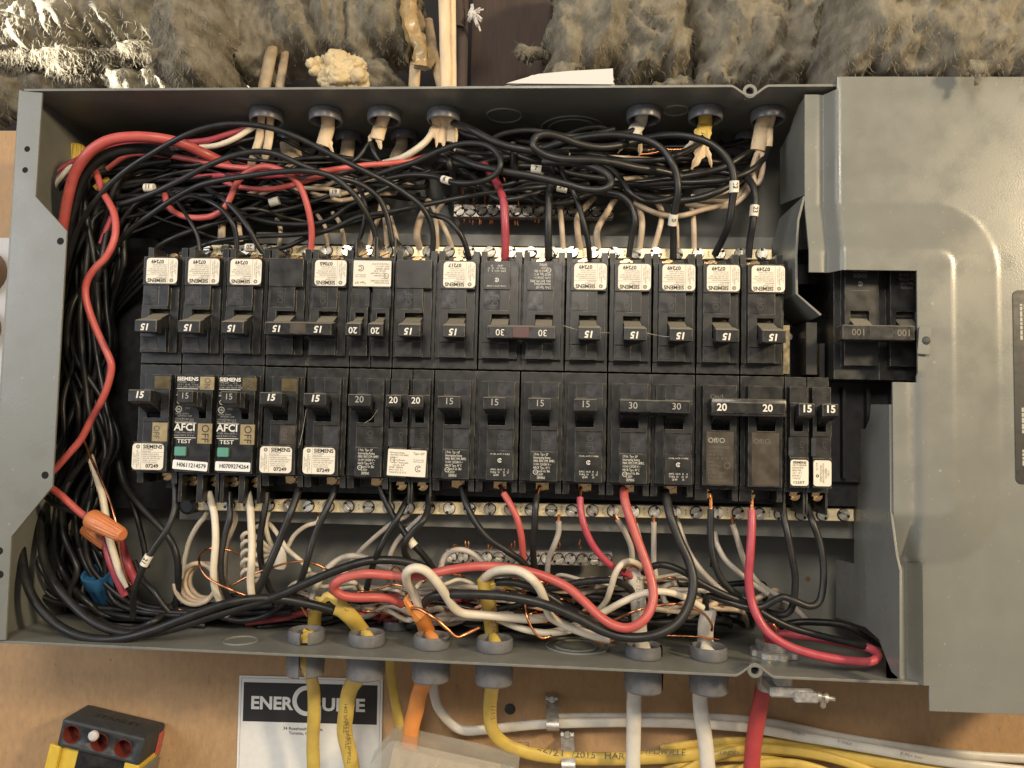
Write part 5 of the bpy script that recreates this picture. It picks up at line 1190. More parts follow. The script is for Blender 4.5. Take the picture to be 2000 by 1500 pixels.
def tags(u, v, d, txt, ang):
    q = P(u, v, d); t = thing('loose_number_tag', 'small cream sleeve tag %s' % txt[1], 'number tag', q, (0, ang, 0))
    mb = MB(); mb.lathe([(.075, -.12), (.105, -.12), (.105, .12), (.075, .12)], (0, 0, 0), (1, 0, 0), 14); mb.build('sleeve', M['label'], t)
    if txt[0]: text('number', txt[0], .14, M['ink'], t, (0, -.108, 0), bold=.015)
tags(292, 367, .6, ('11', 'numbered 11 on a wire at upper left'), 0)
tags(1047, 331, .1, ('7', 'marked 7 near the big hairpin'), .1)
tags(1098, 367, .1, ('24', 'numbered 24 above the upper ground bar'), .2)
tags(655, 377, .8, ('19', 'marked 19 above the label numbered 07065'), 0)
tags(536, 394, .9, ('', 'slanted, half hidden above the tied 15 A pair'), -.3)
tags(490, 484, .55, ('20', 'marked 20 right at the third upper breaker'), PI)
tags(803, 1059, .2, ('', 'without number on the crossing wire under the lower tandem'), .85)

# jackets hanging from the top bushings
def hang(label, i, name, c, r, pts, **k):
    p = TP[i] if isinstance(i, int) else i
    o, s = cable(name, label, c, r, [p + Vector((k.get('dx', 0), 0, .06)), p + Vector((k.get('dx', 0), 0, -.12))] + [P(*q) for q in pts], ell=k.get('ell', (1.2, .6)))
    return o, s
o, s = hang('cream jacket split at the end, left strand below the first top bushing', 0, 'white_cable', 'j_beige', .10, [(509, 252, .95), (506, 276, .9), (497, 302, 1.0), (490, 326, 1.3)], dx=-.14)
o, s = hang('cream jacket, right strand below the first top bushing', 0, 'white_cable', 'j_beige', .09, [(527, 252, .9), (524, 280, .8), (518, 304, .9), (512, 318, 1.2)], dx=.1)
o, s = hang('torn cream jacket below the second top bushing', 1, 'white_cable', 'j_beige', .15, [(640, 250, .9), (634, 272, .8), (630, 284, .8)], dx=.04)
flap(o, s[0], [P(630, 276, .8), P(622, 284, .8), P(616, 290, .8)], .10, 'j_beige'); flap(o, s[0], [P(644, 276, .8), (P(647, 290, .8)), P(652, 302, .9)], .06, 'j_beige')
o, s = hang('split cream jacket below the third top bushing', 2, 'white_cable', 'j_beige', .15, [(743, 246, .9), (738, 262, .8), (736, 272, .8)], dx=-.02)
flap(o, s[0], [P(726, 264, .8), P(722, 274, .8), P(724, 282, .8)], .06, 'j_beige'); flap(o, s[0], [P(740, 268, .8), P(742, 284, .8), P(744, 292, .8)], .08, 'j_beige')
for k, (dx, e) in enumerate(((-.2, (848, 262)), (0, (862, 272)), (.17, (884, 270)))):
    o, s = hang('cream cable jacket below the fourth top bushing, %s of three' % ('left', 'middle', 'right')[k], 3, 'white_cable', 'j_beige', .115, [(856 + k * 13, 246, .9), (e[0], e[1] - 6, .85), (e[0] - 2, e[1] + 8, .85)], dx=dx)
    flap(o, s[0], [P(e[0] + 3, e[1], .8), P(e[0] + 5, e[1] + 16, .8), P(e[0] + 4, e[1] + 26, .8)], .05, 'j_beige')
o, s = hang('cream jacket with slit end below the bushing right of the knockouts', 4, 'white_cable', 'j_white', .135, [(1250, 240, .9), (1240, 254, .8), (1236, 262, .8)], dx=-.04)
flap(o, s[0], [P(1246, 250, .8), P(1250, 268, .9), P(1250, 300, 1.2), P(1246, 310, 1.3)], .08, 'j_beige')
flap(o, s[0], [P(1232, 256, .8), P(1222, 278, 1.0), P(1206, 300, 1.3)], .07, 'j_beige')
o, s = hang('yellow cable jacket split in two below its top bushing', 5, 'yellow_cable', 'j_yellow', .15, [(1377, 242, .9), (1374, 256, .85), (1372, 262, .85)], dx=0)
flap(o, s[0], [P(1366, 254, .8), P(1360, 268, .8), P(1356, 276, .8)], .10, 'j_yellow'); flap(o, s[0], [P(1380, 254, .8), P(1382, 268, .8), P(1381, 280, .8)], .10, 'j_yellow')
flap(o, s[0], [P(1356, 272, .9), P(1344, 286, 1.0), P(1326, 300, 1.2)], .07, 'w_white')
flap(o, s[0], [P(1372, 280, 1.0), P(1364, 308, .9), P(1350, 330, .9)], .15, 'j_beige'); flap(o, s[0], [P(1376, 282, 1.0), P(1386, 308, .9), P(1390, 330, 1.0)], .07, 'j_beige')
o, s = hang('wide cream jacket with ragged strips below the right end top bushing', 6, 'white_cable', 'j_beige', .15, [(1488, 248, .9), (1484, 272, .8), (1480, 294, .8)], dx=-.08)
flap(o, s[0], [P(1484, 286, .8), P(1482, 306, .8), P(1476, 320, .8)], .09, 'j_beige')
o, s = hang('narrow cream strip beside the ragged jacket at the right end', 6, 'white_cable', 'j_beige', .07, [(1504, 246, .9), (1503, 268, .8), (1502, 286, .8)], dx=.12)
for u0, u1, r, lb in ((566, 572, .24, 'broad faded beige cable below the rear bushing at left'), (680, 676, .17, 'faded beige cable below the small rear bushing behind the second front one'), (784, 772, .15, 'faded beige cable below the small rear bushing behind the third front one')):
    q = PZ(u0, 262, zt(P(u0, 262, 1).x)); hang(lb, q, 'beige_cable', 'j_beige', r, [(u0, 285, q.y), (u1, 312, q.y - .2), (u1 + 2, 345, q.y)], ell=(1.1, .7))

# ------------------------------------------------------------------ wires, lower left and middle
wire('white wire running into the coil at the lower left', 'w', .062, D([(405, 1000), (398, 1012), (386, 1026), (370, 1056), (361, 1092), (354, 1130)], 1.2, 1.3, 1.1))
cn = P(389, 1137, 1.3); pts = []
for i in range(0, 96):
    t = i / 96 * 2 * PI * 3.6 + PI; rr = .50 - .012 * i / 24 * 2; pts.append(cn + Vector((math.cos(t) * rr + .03 * i / 24, -.25 + .5 * i / 96, math.sin(t) * rr * 1.02)))
s = pts; mb = MB(off=pts[0]); mb.tube(pts, .06, 9); o = mb.build('white_wire', M['w_beige'], None, pts[0], smooth=60); tag(o, 'neat round coil of white wire standing at the lower left', 'wire')
wire('stout cream wire from the left arc fault breaker straight down', 'w', .085, D([(408, 962), (414, 985), (419, 1010), (421, 1056), (417, 1112), (420, 1148), (434, 1182), (444, 1200)], .5, .3, .1, .3, .8))
wire('black wire from the left arc fault breaker beside the stout cream one', 'k', .075, D([(448, 962), (449, 990), (448, 1012), (438, 1050), (431, 1096), (434, 1138), (448, 1172), (470, 1190)], .5, .3, .2, .6))
wire('thin aged white wire kinking behind the arc fault breaker wires', 'b', .058, D([(455, 990), (460, 1016), (449, 1048), (443, 1075), (440, 1117), (446, 1150)], 1.2, 1.5, 1.8))
wire('stout cream wire from the right arc fault breaker with a blunt end', 'w', .088, D([(484, 962), (488, 985), (490, 1012), (492, 1060), (491, 1100), (489, 1135), (492, 1168)], .5, .2, 0, .2))
wire('black wire from the right arc fault breaker bending under another', 'k', .078, D([(521, 962), (519, 985), (513, 1016), (508, 1054), (509, 1090), (516, 1122), (530, 1156), (546, 1172)], .5, .4, .5, .9))
wire('stout black wire from the fourth lower breaker slanting left', 'k', .090, D([(584, 955), (577, 976), (565, 1008), (545, 1058), (524, 1108), (500, 1160), (486, 1184)], .5, .2, .1, .5))
wire('black wire from the fifth lower breaker slanting left', 'k', .078, D([(656, 950), (648, 972), (632, 1006), (613, 1050), (600, 1096), (586, 1138), (570, 1160)], .5, .2, .1, .6))
wire('thin white wire left of the fan of coiled loops', 'w', .060, D([(526, 995), (519, 1022), (524, 1050), (536, 1074), (548, 1090)], 1.2, 1.2, 1.4))
wire('white wire bowing right above the fan of coiled loops', 'w', .058, D([(500, 1030), (522, 1022), (543, 1044), (560, 1071), (588, 1096), (612, 1122), (640, 1140)], 1.6, 1.2, 1.2, 1.6))
wire('white wire curving from the neutral bar down to the coiled loops', 'w', .055, D([(624, 1010), (620, 1020), (596, 1028), (575, 1045), (562, 1068), (548, 1092)], 1.2, 1.3, 1.4), tip=(624, 998, 1.15))
for k, y in enumerate((1050, 1066, 1084, 1102, 1122)):
    wire('coiled loop of white wire number %s from the top of the tied fan' % ('one', 'two', 'three', 'four', 'five')[k], 'w', .055, D([(552, 1084), (530, 1074 + k * 5), (505, y + 2), (486, y - 10), (474, y - 4), (478, y + 8), (500, y + 12), (530, 1086 + k * 5), (554, 1096)], 1.4, 1.1, 1.0, 1.6, 1.4))
q = P(549, 1088, 1.3); mb = MB(off=q); mb.lathe([(.13, -.28), (.16, -.2), (.15, 0), (.16, .2), (.13, .28)], q, (.1, 0, 1), 14); tag(mb.build('tape_wrap', M['j_white'], None, q), 'clear tape wrapped round the white wire loops at lower left', 'tape')
wire('bare copper wire curling round the stout cream wire', 'c', .026, D([(486, 1090), (470, 1083), (441, 1073), (409, 1071), (391, 1086), (391, 1106), (408, 1130), (449, 1151), (487, 1166), (506, 1172)], 1.4, 1.0, .6, .1, -.1, .4))
wire('bare copper wire arching from the curl toward the right', 'c', .026, D([(448, 1146), (487, 1125), (529, 1109), (571, 1098), (604, 1098), (636, 1111), (650, 1124)], .4, .3, .3, .6))
wire('bare copper wire low under the coil of white wire', 'c', .024, D([(350, 1190), (367, 1194), (400, 1195), (430, 1194)], 1.0, .8))
wire('bare copper wire below the big black loops, left of the yellow jacket', 'c', .024, D([(500, 1170), (530, 1162), (584, 1167), (612, 1175), (630, 1186)], .5, .4, .6))
wire('short bare copper wire left of the torn yellow jacket', 'c', .024, D([(586, 1180), (592, 1190), (600, 1204)], .6, .6))
wire('black wire tagless, under the big loops left of the yellow cable', 'k', .075, D([(430, 1204), (470, 1212), (510, 1206), (540, 1190), (570, 1170), (600, 1158)], 1.0, .8, 1.0))
wire('dark red wire lying low behind the torn yellow cable', 'p', .075, D([(480, 1216), (520, 1212), (560, 1206), (600, 1196), (650, 1190)], 1.3, 1.3))
wire('greyed wire slanting from the neutral bar under the lower tandem', 'g', .058, D([(800, 1000), (790, 1010), (766, 1022), (735, 1046), (704, 1075), (686, 1098)], 1.2, 1.5, 1.9), tip=(806, 992, 1.1))
wire('second greyed wire curving left under the lower tandem', 'g', .060, D([(826, 1006), (800, 1030), (776, 1056), (762, 1084), (760, 1104)], 1.2, 1.5, 1.7))
wire('greyed wire arching over the red hairpin from the yellow jacket', 'g', .075, D([(606, 1192), (612, 1160), (628, 1128), (646, 1104), (670, 1089), (698, 1086), (724, 1094), (760, 1110), (800, 1122)], .5, .8, 1.0, 1.1, 1.3))
wire('thick red wire making a hairpin and a long wave under the middle breakers', 'r', .105, D([(786, 1180), (760, 1169), (729, 1167), (697, 1167), (668, 1163), (652, 1150), (657, 1137), (678, 1127), (716, 1121), (760, 1124), (800, 1127), (840, 1121), (880, 1113), (925, 1107), (970, 1107), (1020, 1114), (1066, 1127), (1108, 1147), (1142, 1176), (1170, 1203), (1200, 1222), (1230, 1226), (1256, 1212), (1272, 1186), (1276, 1156), (1268, 1118), (1254, 1078), (1240, 1040), (1228, 1004), (1220, 975), (1218, 955)], .5, 0, -.3, -.5, -.5, -.3, -.1, -.1, -.2, -.3, -.5, -.6, -.4, -.2, 0, .3), tip=(1218, 950, .35))
wire('long stout black wire from the orange jacket to the lower tied 30 A pair', 'k', .105, D([(820, 1190), (830, 1176), (846, 1165), (872, 1161), (920, 1161), (980, 1164), (1040, 1174), (1090, 1190), (1130, 1208), (1172, 1230), (1212, 1243), (1252, 1245), (1292, 1236), (1328, 1211), (1348, 1174), (1354, 1134), (1345, 1096), (1326, 1054), (1310, 1010), (1303, 980), (1298, 958)], .5, 0, -.3, -.4, -.4, -.4, -.5, -.3, -.1, .1, .4))
wire('stout black wire leaving the printed yellow jacket to the lower right', 'k', .088, D([(954, 1142), (968, 1138), (994, 1137), (1024, 1143), (1060, 1158), (1098, 1181), (1130, 1198), (1160, 1212), (1200, 1224)], .3, .0, -.1, .1, .5))
wire('thick cream wire looping over the red wave out of the orange jacket', 'w', .105, D([(822, 1192), (817, 1180), (808, 1158), (795, 1136), (795, 1118), (808, 1110), (826, 1112), (842, 1124), (860, 1146), (874, 1168), (888, 1188), (906, 1198), (940, 1201), (985, 1205), (1040, 1209), (1080, 1204)], .4, .1, -.6, -.7, -.5, -.1, .2, .3, .6))
wire('thick cream wire arching out of the printed yellow jacket', 'w', .100, D([(944, 1136), (950, 1126), (966, 1116), (990, 1112), (1016, 1116), (1038, 1130), (1054, 1150), (1064, 1174), (1074, 1202), (1094, 1216), (1120, 1228), (1158, 1241), (1192, 1248)], .2, -.2, -.5, -.6, -.2, .2, .2, .1))
wire('greyed wire arching in front of the left screws of the lower ground bar', 'g', .070, D([(858, 1130), (861, 1108), (868, 1088), (884, 1076), (904, 1074), (926, 1083), (944, 1098), (960, 1110)], .9, .9, 1.1))
wire('black wire from the single 20 A breaker slanting right with a tag', 'k', .078, D([(742, 950), (750, 972), (768, 1008), (788, 1038), (806, 1062), (830, 1088), (848, 1112)], .5, .4, .3, .7))
wire('black wire from the left half of the lower tandem slanting left', 'k', .075, D([(800, 968), (790, 986), (774, 1016), (754, 1048), (738, 1080), (726, 1112), (716, 1150)], .5, .1, .1, .7))
wire('black wire from the right half of the lower tandem, S shaped', 'k', .078, D([(838, 966), (836, 994), (826, 1017), (806, 1038), (792, 1058), (790, 1078), (800, 1098)], .5, .0, .0, .6))
wire('black wire from the two pole breaker beside the tandem curving right', 'k', .078, D([(902, 950), (906, 970), (914, 992), (930, 1022), (955, 1052), (990, 1076), (1020, 1097), (1034, 1116)], .4, .1, 0, .5))
wire('bright red wire from the two pole breaker beside the tandem', 'r', .078, D([(984, 964), (996, 984), (1010, 1013), (1018, 1046), (1021, 1076), (1023, 1108)], .2, 0, .1, .5), tip=(976, 948, .35))
wire('black wire falling straight from the next two pole breaker', 'k', .078, D([(1049, 968), (1046, 990), (1044, 1030), (1041, 1070), (1044, 1112)], .2, 0, .1, .5), tip=(1054, 950, .35))
wire('crimson wire from the next two pole breaker sweeping right to the white cable', 'p', .080, D([(1133, 972), (1134, 992), (1140, 1024), (1154, 1058), (1174, 1086), (1200, 1109), (1224, 1121), (1240, 1130)], .2, 0, .2, .8), tip=(1134, 952, .35))
wire('greyed wire hanging from the neutral bar left of the red hairpin end', 'g', .070, D([(1091, 1018), (1091, 1040), (1082, 1066), (1072, 1090), (1069, 1122)], 1.1, 1.2, 1.6), tip=(1092, 1004, 1.1))
wire('left greyed wire dropping from the neutral bar behind the thick red loop', 'g', .068, D([(1206, 1014), (1222, 1042), (1233, 1070), (1235, 1100)], 1.1, 1.3, 1.5), tip=(1200, 1003, 1.1))
wire('right greyed wire dropping from the neutral bar behind the thick red loop', 'g', .066, D([(1241, 1024), (1248, 1050), (1257, 1084), (1262, 1110)], 1.1, 1.4, 1.6), tip=(1238, 1006, 1.1))
wire('greyed wire falling straight from the neutral bar left of the big black loop', 'g', .066, D([(1277, 1020), (1277, 1060), (1277, 1098), (1283, 1132), (1296, 1168), (1306, 1202)], 1.1, 1.5, 1.3), tip=(1276, 1006, 1.1))
wire('greyed wire sweeping right from behind the big black loop', 'g', .070, D([(1322, 1014), (1330, 1040), (1346, 1080), (1366, 1110), (1388, 1134), (1414, 1158), (1440, 1176)], 1.4, 1.3, .9))
wire('greyed wire passing behind the black brown faced breaker wire', 'g', .068, D([(1396, 1040), (1400, 1062), (1416, 1092), (1442, 1117), (1466, 1136), (1500, 1160)], 1.6, 1.3, 1.3))
wire('greyed wire sweeping right behind the long red wire', 'g', .070, D([(1431, 1024), (1440, 1052), (1452, 1092), (1470, 1126), (1492, 1147), (1520, 1164), (1550, 1186), (1576, 1212)], 1.1, 1.2, 1.4, 1.5), tip=(1430, 1008, 1.1))
wire('cream wire hooking over beside the top of the printed white cable', 'w', .072, D([(1166, 1196), (1184, 1174), (1194, 1146), (1202, 1120), (1214, 1102), (1230, 1096), (1246, 1102), (1256, 1112)], .7, .2, 0, .3, .6))
wire('bare copper wire hooking beside the top of the printed white cable', 'c', .030, D([(1246, 1112), (1236, 1106), (1224, 1110), (1218, 1122), (1222, 1140)], .5, .2, .8))
wire('cream wire in a long shallow arch across the printed white cable', 'w', .080, D([(1016, 1226), (1060, 1236), (1104, 1228), (1142, 1213), (1180, 1195), (1220, 1174), (1260, 1158), (1300, 1156), (1338, 1167), (1372, 1187)], .9, .6, .3, -.1, -.1, .4))
wire('white wire below the printed yellow jacket sagging to the right', 'w', .080, D([(940, 1194), (972, 1209), (1016, 1227), (1064, 1236), (1110, 1232), (1150, 1218)], .9, .6, .5, .8))
wire('stout black wire curling from the printed white cable to the middle', 'k', .085, D([(1236, 1156), (1220, 1142), (1196, 1134), (1166, 1134), (1130, 1138), (1096, 1146), (1060, 1150)], .7, .3, .5, .9))
wire('black wire arching from the white cable far to the lower right corner', 'k', .080, D([(1256, 1118), (1270, 1109), (1288, 1103), (1312, 1107), (1342, 1121), (1372, 1141), (1418, 1163), (1462, 1180), (1506, 1207), (1550, 1227), (1612, 1244), (1674, 1259), (1708, 1268), (1718, 1272)], .6, .2, .1, .1, .2, .2, .2, .4))
wire('black wire leaving the white cable, looping up to the right half of the tandem', 'k', .080, D([(1380, 1196), (1378, 1176), (1384, 1164), (1412, 1172), (1454, 1185), (1486, 1186), (1512, 1173), (1530, 1166), (1550, 1173), (1580, 1184), (1599, 1176), (1607, 1148), (1608, 1106), (1601, 1060), (1588, 1022), (1580, 1000), (1574, 978)], .8, .4, .1, 0, -.1, .0, .1, .2, .5))
wire('black wire from the left half of the right tandem with a hooked end', 'k', .080, D([(1528, 978), (1530, 1004), (1538, 1042), (1547, 1091), (1553, 1128), (1551, 1166), (1544, 1192), (1528, 1201), (1508, 1198), (1486, 1190)], .5, .2, .2, .3, .6))
wire('black wire with copper end from the brown faced breaker', 'k', .078, D([(1388, 994), (1388, 1050), (1394, 1094), (1408, 1130), (1432, 1156), (1462, 1176), (1490, 1196), (1520, 1212)], .2, .1, .3, .5), tip=(1387, 960, .35))
wire('long red wire from the brown faced breaker looping at the lower right corner', 'p', .098, D([(1468, 996), (1468, 1030), (1465, 1080), (1462, 1125), (1467, 1170), (1480, 1206), (1502, 1237), (1540, 1262), (1596, 1280), (1656, 1290), (1700, 1292), (1715, 1280), (1700, 1267), (1660, 1258), (1610, 1248), (1562, 1242), (1528, 1238), (1508, 1244)], .2, 0, 0, -.2, -.3, -.3, 0, .5, .9, 1.2), tip=(1468, 960, .35))
wire('black wire curving behind the red corner loop along the bottom wall', 'k', .085, D([(1500, 1232), (1548, 1217), (1594, 1215), (1652, 1222), (1698, 1246), (1718, 1262)], 1.4, 1.2, 1.1))
wire('bare copper wire bridging from the red loop to the plain white cable', 'c', .028, D([(1190, 1214), (1206, 1208), (1242, 1193), (1282, 1183), (1322, 1180), (1352, 1187), (1376, 1200), (1390, 1220), (1390, 1232)], .3, -.3, -.1, .2, .4))
wire('bare copper wire lying low left of the plain white cable', 'c', .024, D([(1290, 1241), (1330, 1242), (1362, 1244), (1404, 1249)], .9, .9))
wire('heavy bare copper wire kinking out of the orange jacket', 'c', .042, D([(804, 1188), (818, 1189), (836, 1199), (856, 1213), (874, 1229), (892, 1244), (910, 1238), (936, 1226)], .1, -.2, -.1, .2))
wire('bare copper wire dropping in a hook right of the printed yellow cable', 'c', .030, D([(1020, 1140), (1026, 1180), (1031, 1208), (1042, 1232), (1058, 1246), (1078, 1242)], .5, .1, .1, .3))
wire('bare copper wire arching just above the stout black wire of the yellow jacket', 'c', .028, D([(980, 1138), (992, 1131), (1008, 1130), (1020, 1140), (1026, 1156)], .3, 0, .4))
wire('bare copper wire from the end of the long cream sag', 'c', .028, D([(1146, 1244), (1166, 1252), (1184, 1256), (1202, 1248)], .2, .2))
wire('bare copper wire curled inside the metal connector mouth', 'c', .030, D([(1494, 1218), (1504, 1216), (1514, 1224), (1518, 1240)], .6, .6))
rnd = random.Random(23)
def lowtangle(n, c, label, group, xr, yr, Lr, rr, dr):
    for k in range(n):
        x0 = rnd.uniform(*xr); y0 = rnd.uniform(*yr); L = rnd.uniform(*Lr); s_ = rnd.uniform(-22, 22)
        pts = [(x0 + L * t, min(1228, max(1108, y0 + s_ * (t - .5) + rnd.uniform(-13, 13)))) for t in (0, .25, .5, .75, 1)]
        q = D(pts, rnd.uniform(*dr), rnd.uniform(*dr), rnd.uniform(*dr))
        q = [(q[0][0] - 12, min(1222, q[0][1] + 26), 3.0)] + q + [(q[-1][0] + 12, min(1222, q[-1][1] + 30), 3.0)]
        wire(label, c, rnd.uniform(*rr), q, group=group, n=7)
lowtangle(24, 'g', 'greyed white wire in the low tangle beneath the middle breakers', 'greyed white wires in the low tangle', (640, 1140), (1122, 1212), (160, 300), (.055, .075), (.8, 2.4))
lowtangle(22, 'k', 'black wire in the low tangle beneath the middle breakers', 'black wires in the low tangle', (420, 1180), (1130, 1224), (220, 460), (.055, .085), (1.0, 2.7))
lowtangle(14, 'c', 'bare copper wire threading through the low tangle', 'bare copper wires in the low tangle', (680, 1180), (1120, 1214), (120, 260), (.022, .03), (.7, 1.6))
lowtangle(12, 'w', 'cream wire in the low tangle between bushings', 'cream wires in the low tangle', (560, 1150), (1122, 1206), (120, 260), (.045, .06), (.7, 1.8))
lowtangle(4, 'p', 'dark red wire deep in the low tangle', 'dark red wires in the low tangle', (640, 1000), (1150, 1206), (160, 320), (.06, .075), (1.3, 2.2))
lowtangle(6, 'b', 'aged white wire at the right end of the low tangle', 'aged white wires at the right of the low tangle', (1230, 1360), (1172, 1214), (120, 190), (.06, .072), (.9, 2.0))
# ------------------------------------------------------------------ mineral wool above the box
wool = mat('mineral_wool', (.200, .178, .134), .95, var=.30, nscale=3.0, bump=.55, bscale=11, stretch=(1.5, 1, .7), spec=.0, dust=((.27, .25, .21), .5))
woolf = mat('mineral_wool_fibres', (.24, .205, .15), .95, var=.3, nscale=3, spec=.0)
def batt(name, label, px, d, thick, seed, lump=.5, fib=900, streak=(1, 1), res=.075, fw=1.0, fa=-PI / 2):
    """lumpy mineral wool pad; outline in photo pixels, front at depth d"""
    ol = [P(u, v, d) for u, v in px]; x0, x1 = min(p.x for p in ol), max(p.x for p in ol); z0, z1 = min(p.z for p in ol), max(p.z for p in ol)
    n = len(ol)
    def inside(x, z):
        c = False
        for i in range(n):
            a, b = ol[i], ol[i - 1]
            if (a.z > z) != (b.z > z) and x < (b.x - a.x) * (z - a.z) / (b.z - a.z) + a.x: c = not c
        return c
    def dist(x, z):
        m_ = 9
        for i in range(n):
            a, b = ol[i], ol[i - 1]; ex, ez = b.x - a.x, b.z - a.z; L2 = ex * ex + ez * ez + 1e-9
            t = max(0, min(1, ((x - a.x) * ex + (z - a.z) * ez) / L2)); m_ = min(m_, math.hypot(x - a.x - ex * t, z - a.z - ez * t))
        return m_
    nx, nz = int((x1 - x0 + .6) / res), int((z1 - z0 + .6) / res); off = Vector((x0, d, z0)); mb = MB(off=off); G = {}; S = Vector((seed * 7.1, seed * 3.3, seed)); surf = []
    for i in range(nx + 1):
        for j in range(nz + 1):
            x, z = x0 - .3 + i * res, z0 - .3 + j * res
            w = noise.noise(Vector((x * 1.1, z * 1.1, 0)) + S) * .35 + noise.noise(Vector((x * 4, z * 4, 3)) + S) * .14
            s_ = dist(x, z) * (1 if inside(x, z) else -1) + w
            if s_ < 0: continue
            e = min(1, s_ / .8); q = Vector((x * streak[0], z * streak[1], d))
            q2 = q + Vector((noise.noise(q * .9 + S), noise.noise(q * .9 - S), 0)) * .9
            h = lump * .8 * (1 - abs(noise.noise(q2 * .75 + S)) * 1.9) + lump * .40 * (abs(noise.noise(q2 * 1.9 + S)) * 2) + .10 * noise.noise(q2 * 5 + S) + .07 * noise.noise(Vector((x * 11, z * 6, 0)) + S) + .05 * noise.noise(Vector((x * 22, z * 9, 4)) + S)
            y = d + (1 - math.sqrt(max(0, 1 - (1 - e) ** 2))) * thick * .8 - h * (.4 + .6 * e)
            jx, jz = noise.noise(Vector((x * 9, z * 9, 5))) * .05, noise.noise(Vector((x * 9, z * 9, 8))) * .05
            G[i, j] = (mb.v((x + jx, y, z + jz)), mb.v((x + jx, d + thick, z + jz))); surf.append((x, y, z))
    for (i, j), v in G.items():
        q = [(i, j), (i + 1, j), (i + 1, j + 1), (i, j + 1)]
        if all(k in G for k in q):
            mb.f([G[k][0] for k in q]); mb.f([G[k][1] for k in q[::-1]])
            for (a, b), nb in (((q[0], q[1]), (i, j - 1)), ((q[1], q[2]), (i + 1, j)), ((q[2], q[3]), (i, j + 1)), ((q[3], q[0]), (i - 1, j))):
                ni = [(nb[0], nb[1]), (nb[0] + 1, nb[1]), (nb[0] + 1, nb[1] + 1), (nb[0], nb[1] + 1)]
                if not all(k in G for k in ni): mb.f([G[a][0], G[b][0], G[b][1], G[a][1]])
    o = mb.build(name, wool, None, off, smooth=75); tag(o, label, 'insulation')
    r = random.Random(seed); mb = MB(off=off)
    for k in range(int(fib * 2.6)):
        x, y, z = surf[r.randrange(len(surf))]; p = Vector((x, y + .02, z)); a = r.gauss(fa, .9); L = r.uniform(.08, .34); c = r.uniform(-.9, .9); w = r.uniform(.002, .008) * fw; L *= fw ** .5
        pts = []
        for t in range(5):
            pts.append(p.copy()); p = p + Vector((math.cos(a), -r.uniform(-.2, .55), math.sin(a))) * (L / 5); a += c / 4
        vs = [(mb.v(q + Vector((w * (1 - i / 5), 0, 0))), mb.v(q - Vector((w * (1 - i / 5), 0, .3 * w)))) for i, q in enumerate(pts)]
        for (a_, b_), (c_, d_) in zip(vs, vs[1:]): mb.f([a_, b_, d_, c_])
    f = mb.build('loose_fibres', woolf, o, smooth=0, recalc=False); f['kind'] = 'stuff'
    return o
batt('insulation_batt', 'long brown mineral wool batt hanging over the upper left edge of the photo', [(-120, -80), (300, -80), (300, 20), (262, 50), (230, 62), (150, 66), (60, 72), (-120, 78)], 1.6, 2.2, 1, .35, 900, fw=1.4)
batt('insulation_batt', 'strip of mineral wool glaring white in the side light at upper left', [(-120, 60), (60, 70), (150, 60), (240, 50), (290, 56), (290, 88), (240, 100), (180, 118), (90, 120), (40, 112), (-120, 118)], 2.3, 1.6, 2, .20, 2600, fw=2.2, fa=-.5)
batt('insulation_batt', 'low brown strip of mineral wool resting along the left top edge of the box', [(-120, 118), (60, 122), (180, 120), (290, 100), (380, 130), (420, 168), (40, 170), (20, 196), (-30, 200), (-120, 210)], 3.0, 1.6, 3, .35, 700)
batt('insulation_batt', 'rounded grey mineral wool clump bulging over the top edge left of the cables', [(262, 20), (300, -80), (400, -80), (420, 60), (425, 120), (405, 160), (330, 164), (285, 110), (270, 70)], .8, 2.2, 4, .40, 900, fw=1.4)
batt('insulation_batt', 'dark mineral wool hanging between the grey clump and the foam', [(380, -80), (600, -80), (640, 60), (610, 110), (560, 90), (505, 120), (470, 150), (430, 140), (405, 60)], 2.2, 1.8, 5, .5, 600)
batt('insulation_batt', 'streaky mineral wool hanging above the cream foam blob', [(560, -80), (800, -80), (812, 40), (790, 100), (765, 90), (700, 96), (640, 84), (585, 70)], 2.0, 1.8, 6, .42, 800, streak=(1.6, .6))
batt('insulation_batt', 'ragged grey wool tuft standing on the box behind the foam blob', [(690, 110), (720, 96), (770, 110), (790, 140), (780, 168), (700, 168)], 2.3, 1.0, 7, .25, 300)
batt('insulation_batt', 'left end of the big brown batt above the folded papers', [(1075, -80), (1360, -80), (1380, 60), (1360, 120), (1325, 150), (1240, 130), (1205, 112), (1150, 128), (1105, 138), (1050, 118), (1068, 80)], 1.4, 2.2, 8, .50, 900)
batt('insulation_batt', 'middle of the brown wool ceiling above the notch screw of the box', [(1340, -80), (1690, -80), (1690, 100), (1640, 150), (1560, 164), (1420, 166), (1350, 160), (1345, 60)], 1.1, 2.4, 9, .48, 900)
batt('insulation_batt', 'brown wool sagging over the top of the cover plate at right', [(1640, -80), (2120, -80), (2120, 170), (1960, 152), (1880, 150), (1800, 130), (1700, 136), (1640, 140)], -.9, 2.6, 10, .42, 1100)
batt('insulation_tuft', 'pointed wool finger sticking left toward the dark gap', [(1018, 78), (1045, 72), (1080, 76), (1080, 96), (1050, 100), (1030, 96)], 1.7, .8, 11, .12, 120)
batt('insulation_tuft', 'thin tuft of wool draped over the white folded papers', [(1088, 120), (1122, 116), (1118, 140), (1112, 172), (1096, 172), (1092, 140)], .2, .3, 12, .10, 120)
batt('insulation_tuft', 'small wool wisp hanging in front of the cover top', [(1918, 120), (1934, 118), (1922, 158), (1912, 160)], -1.3, .2, 13, .06, 50)
batt('insulation_batt', 'flat wool scrap lying on the box right of the papers', [(1270, 150), (1330, 142), (1400, 150), (1410, 166), (1262, 166)], 1.6, .9, 14, .15, 200)

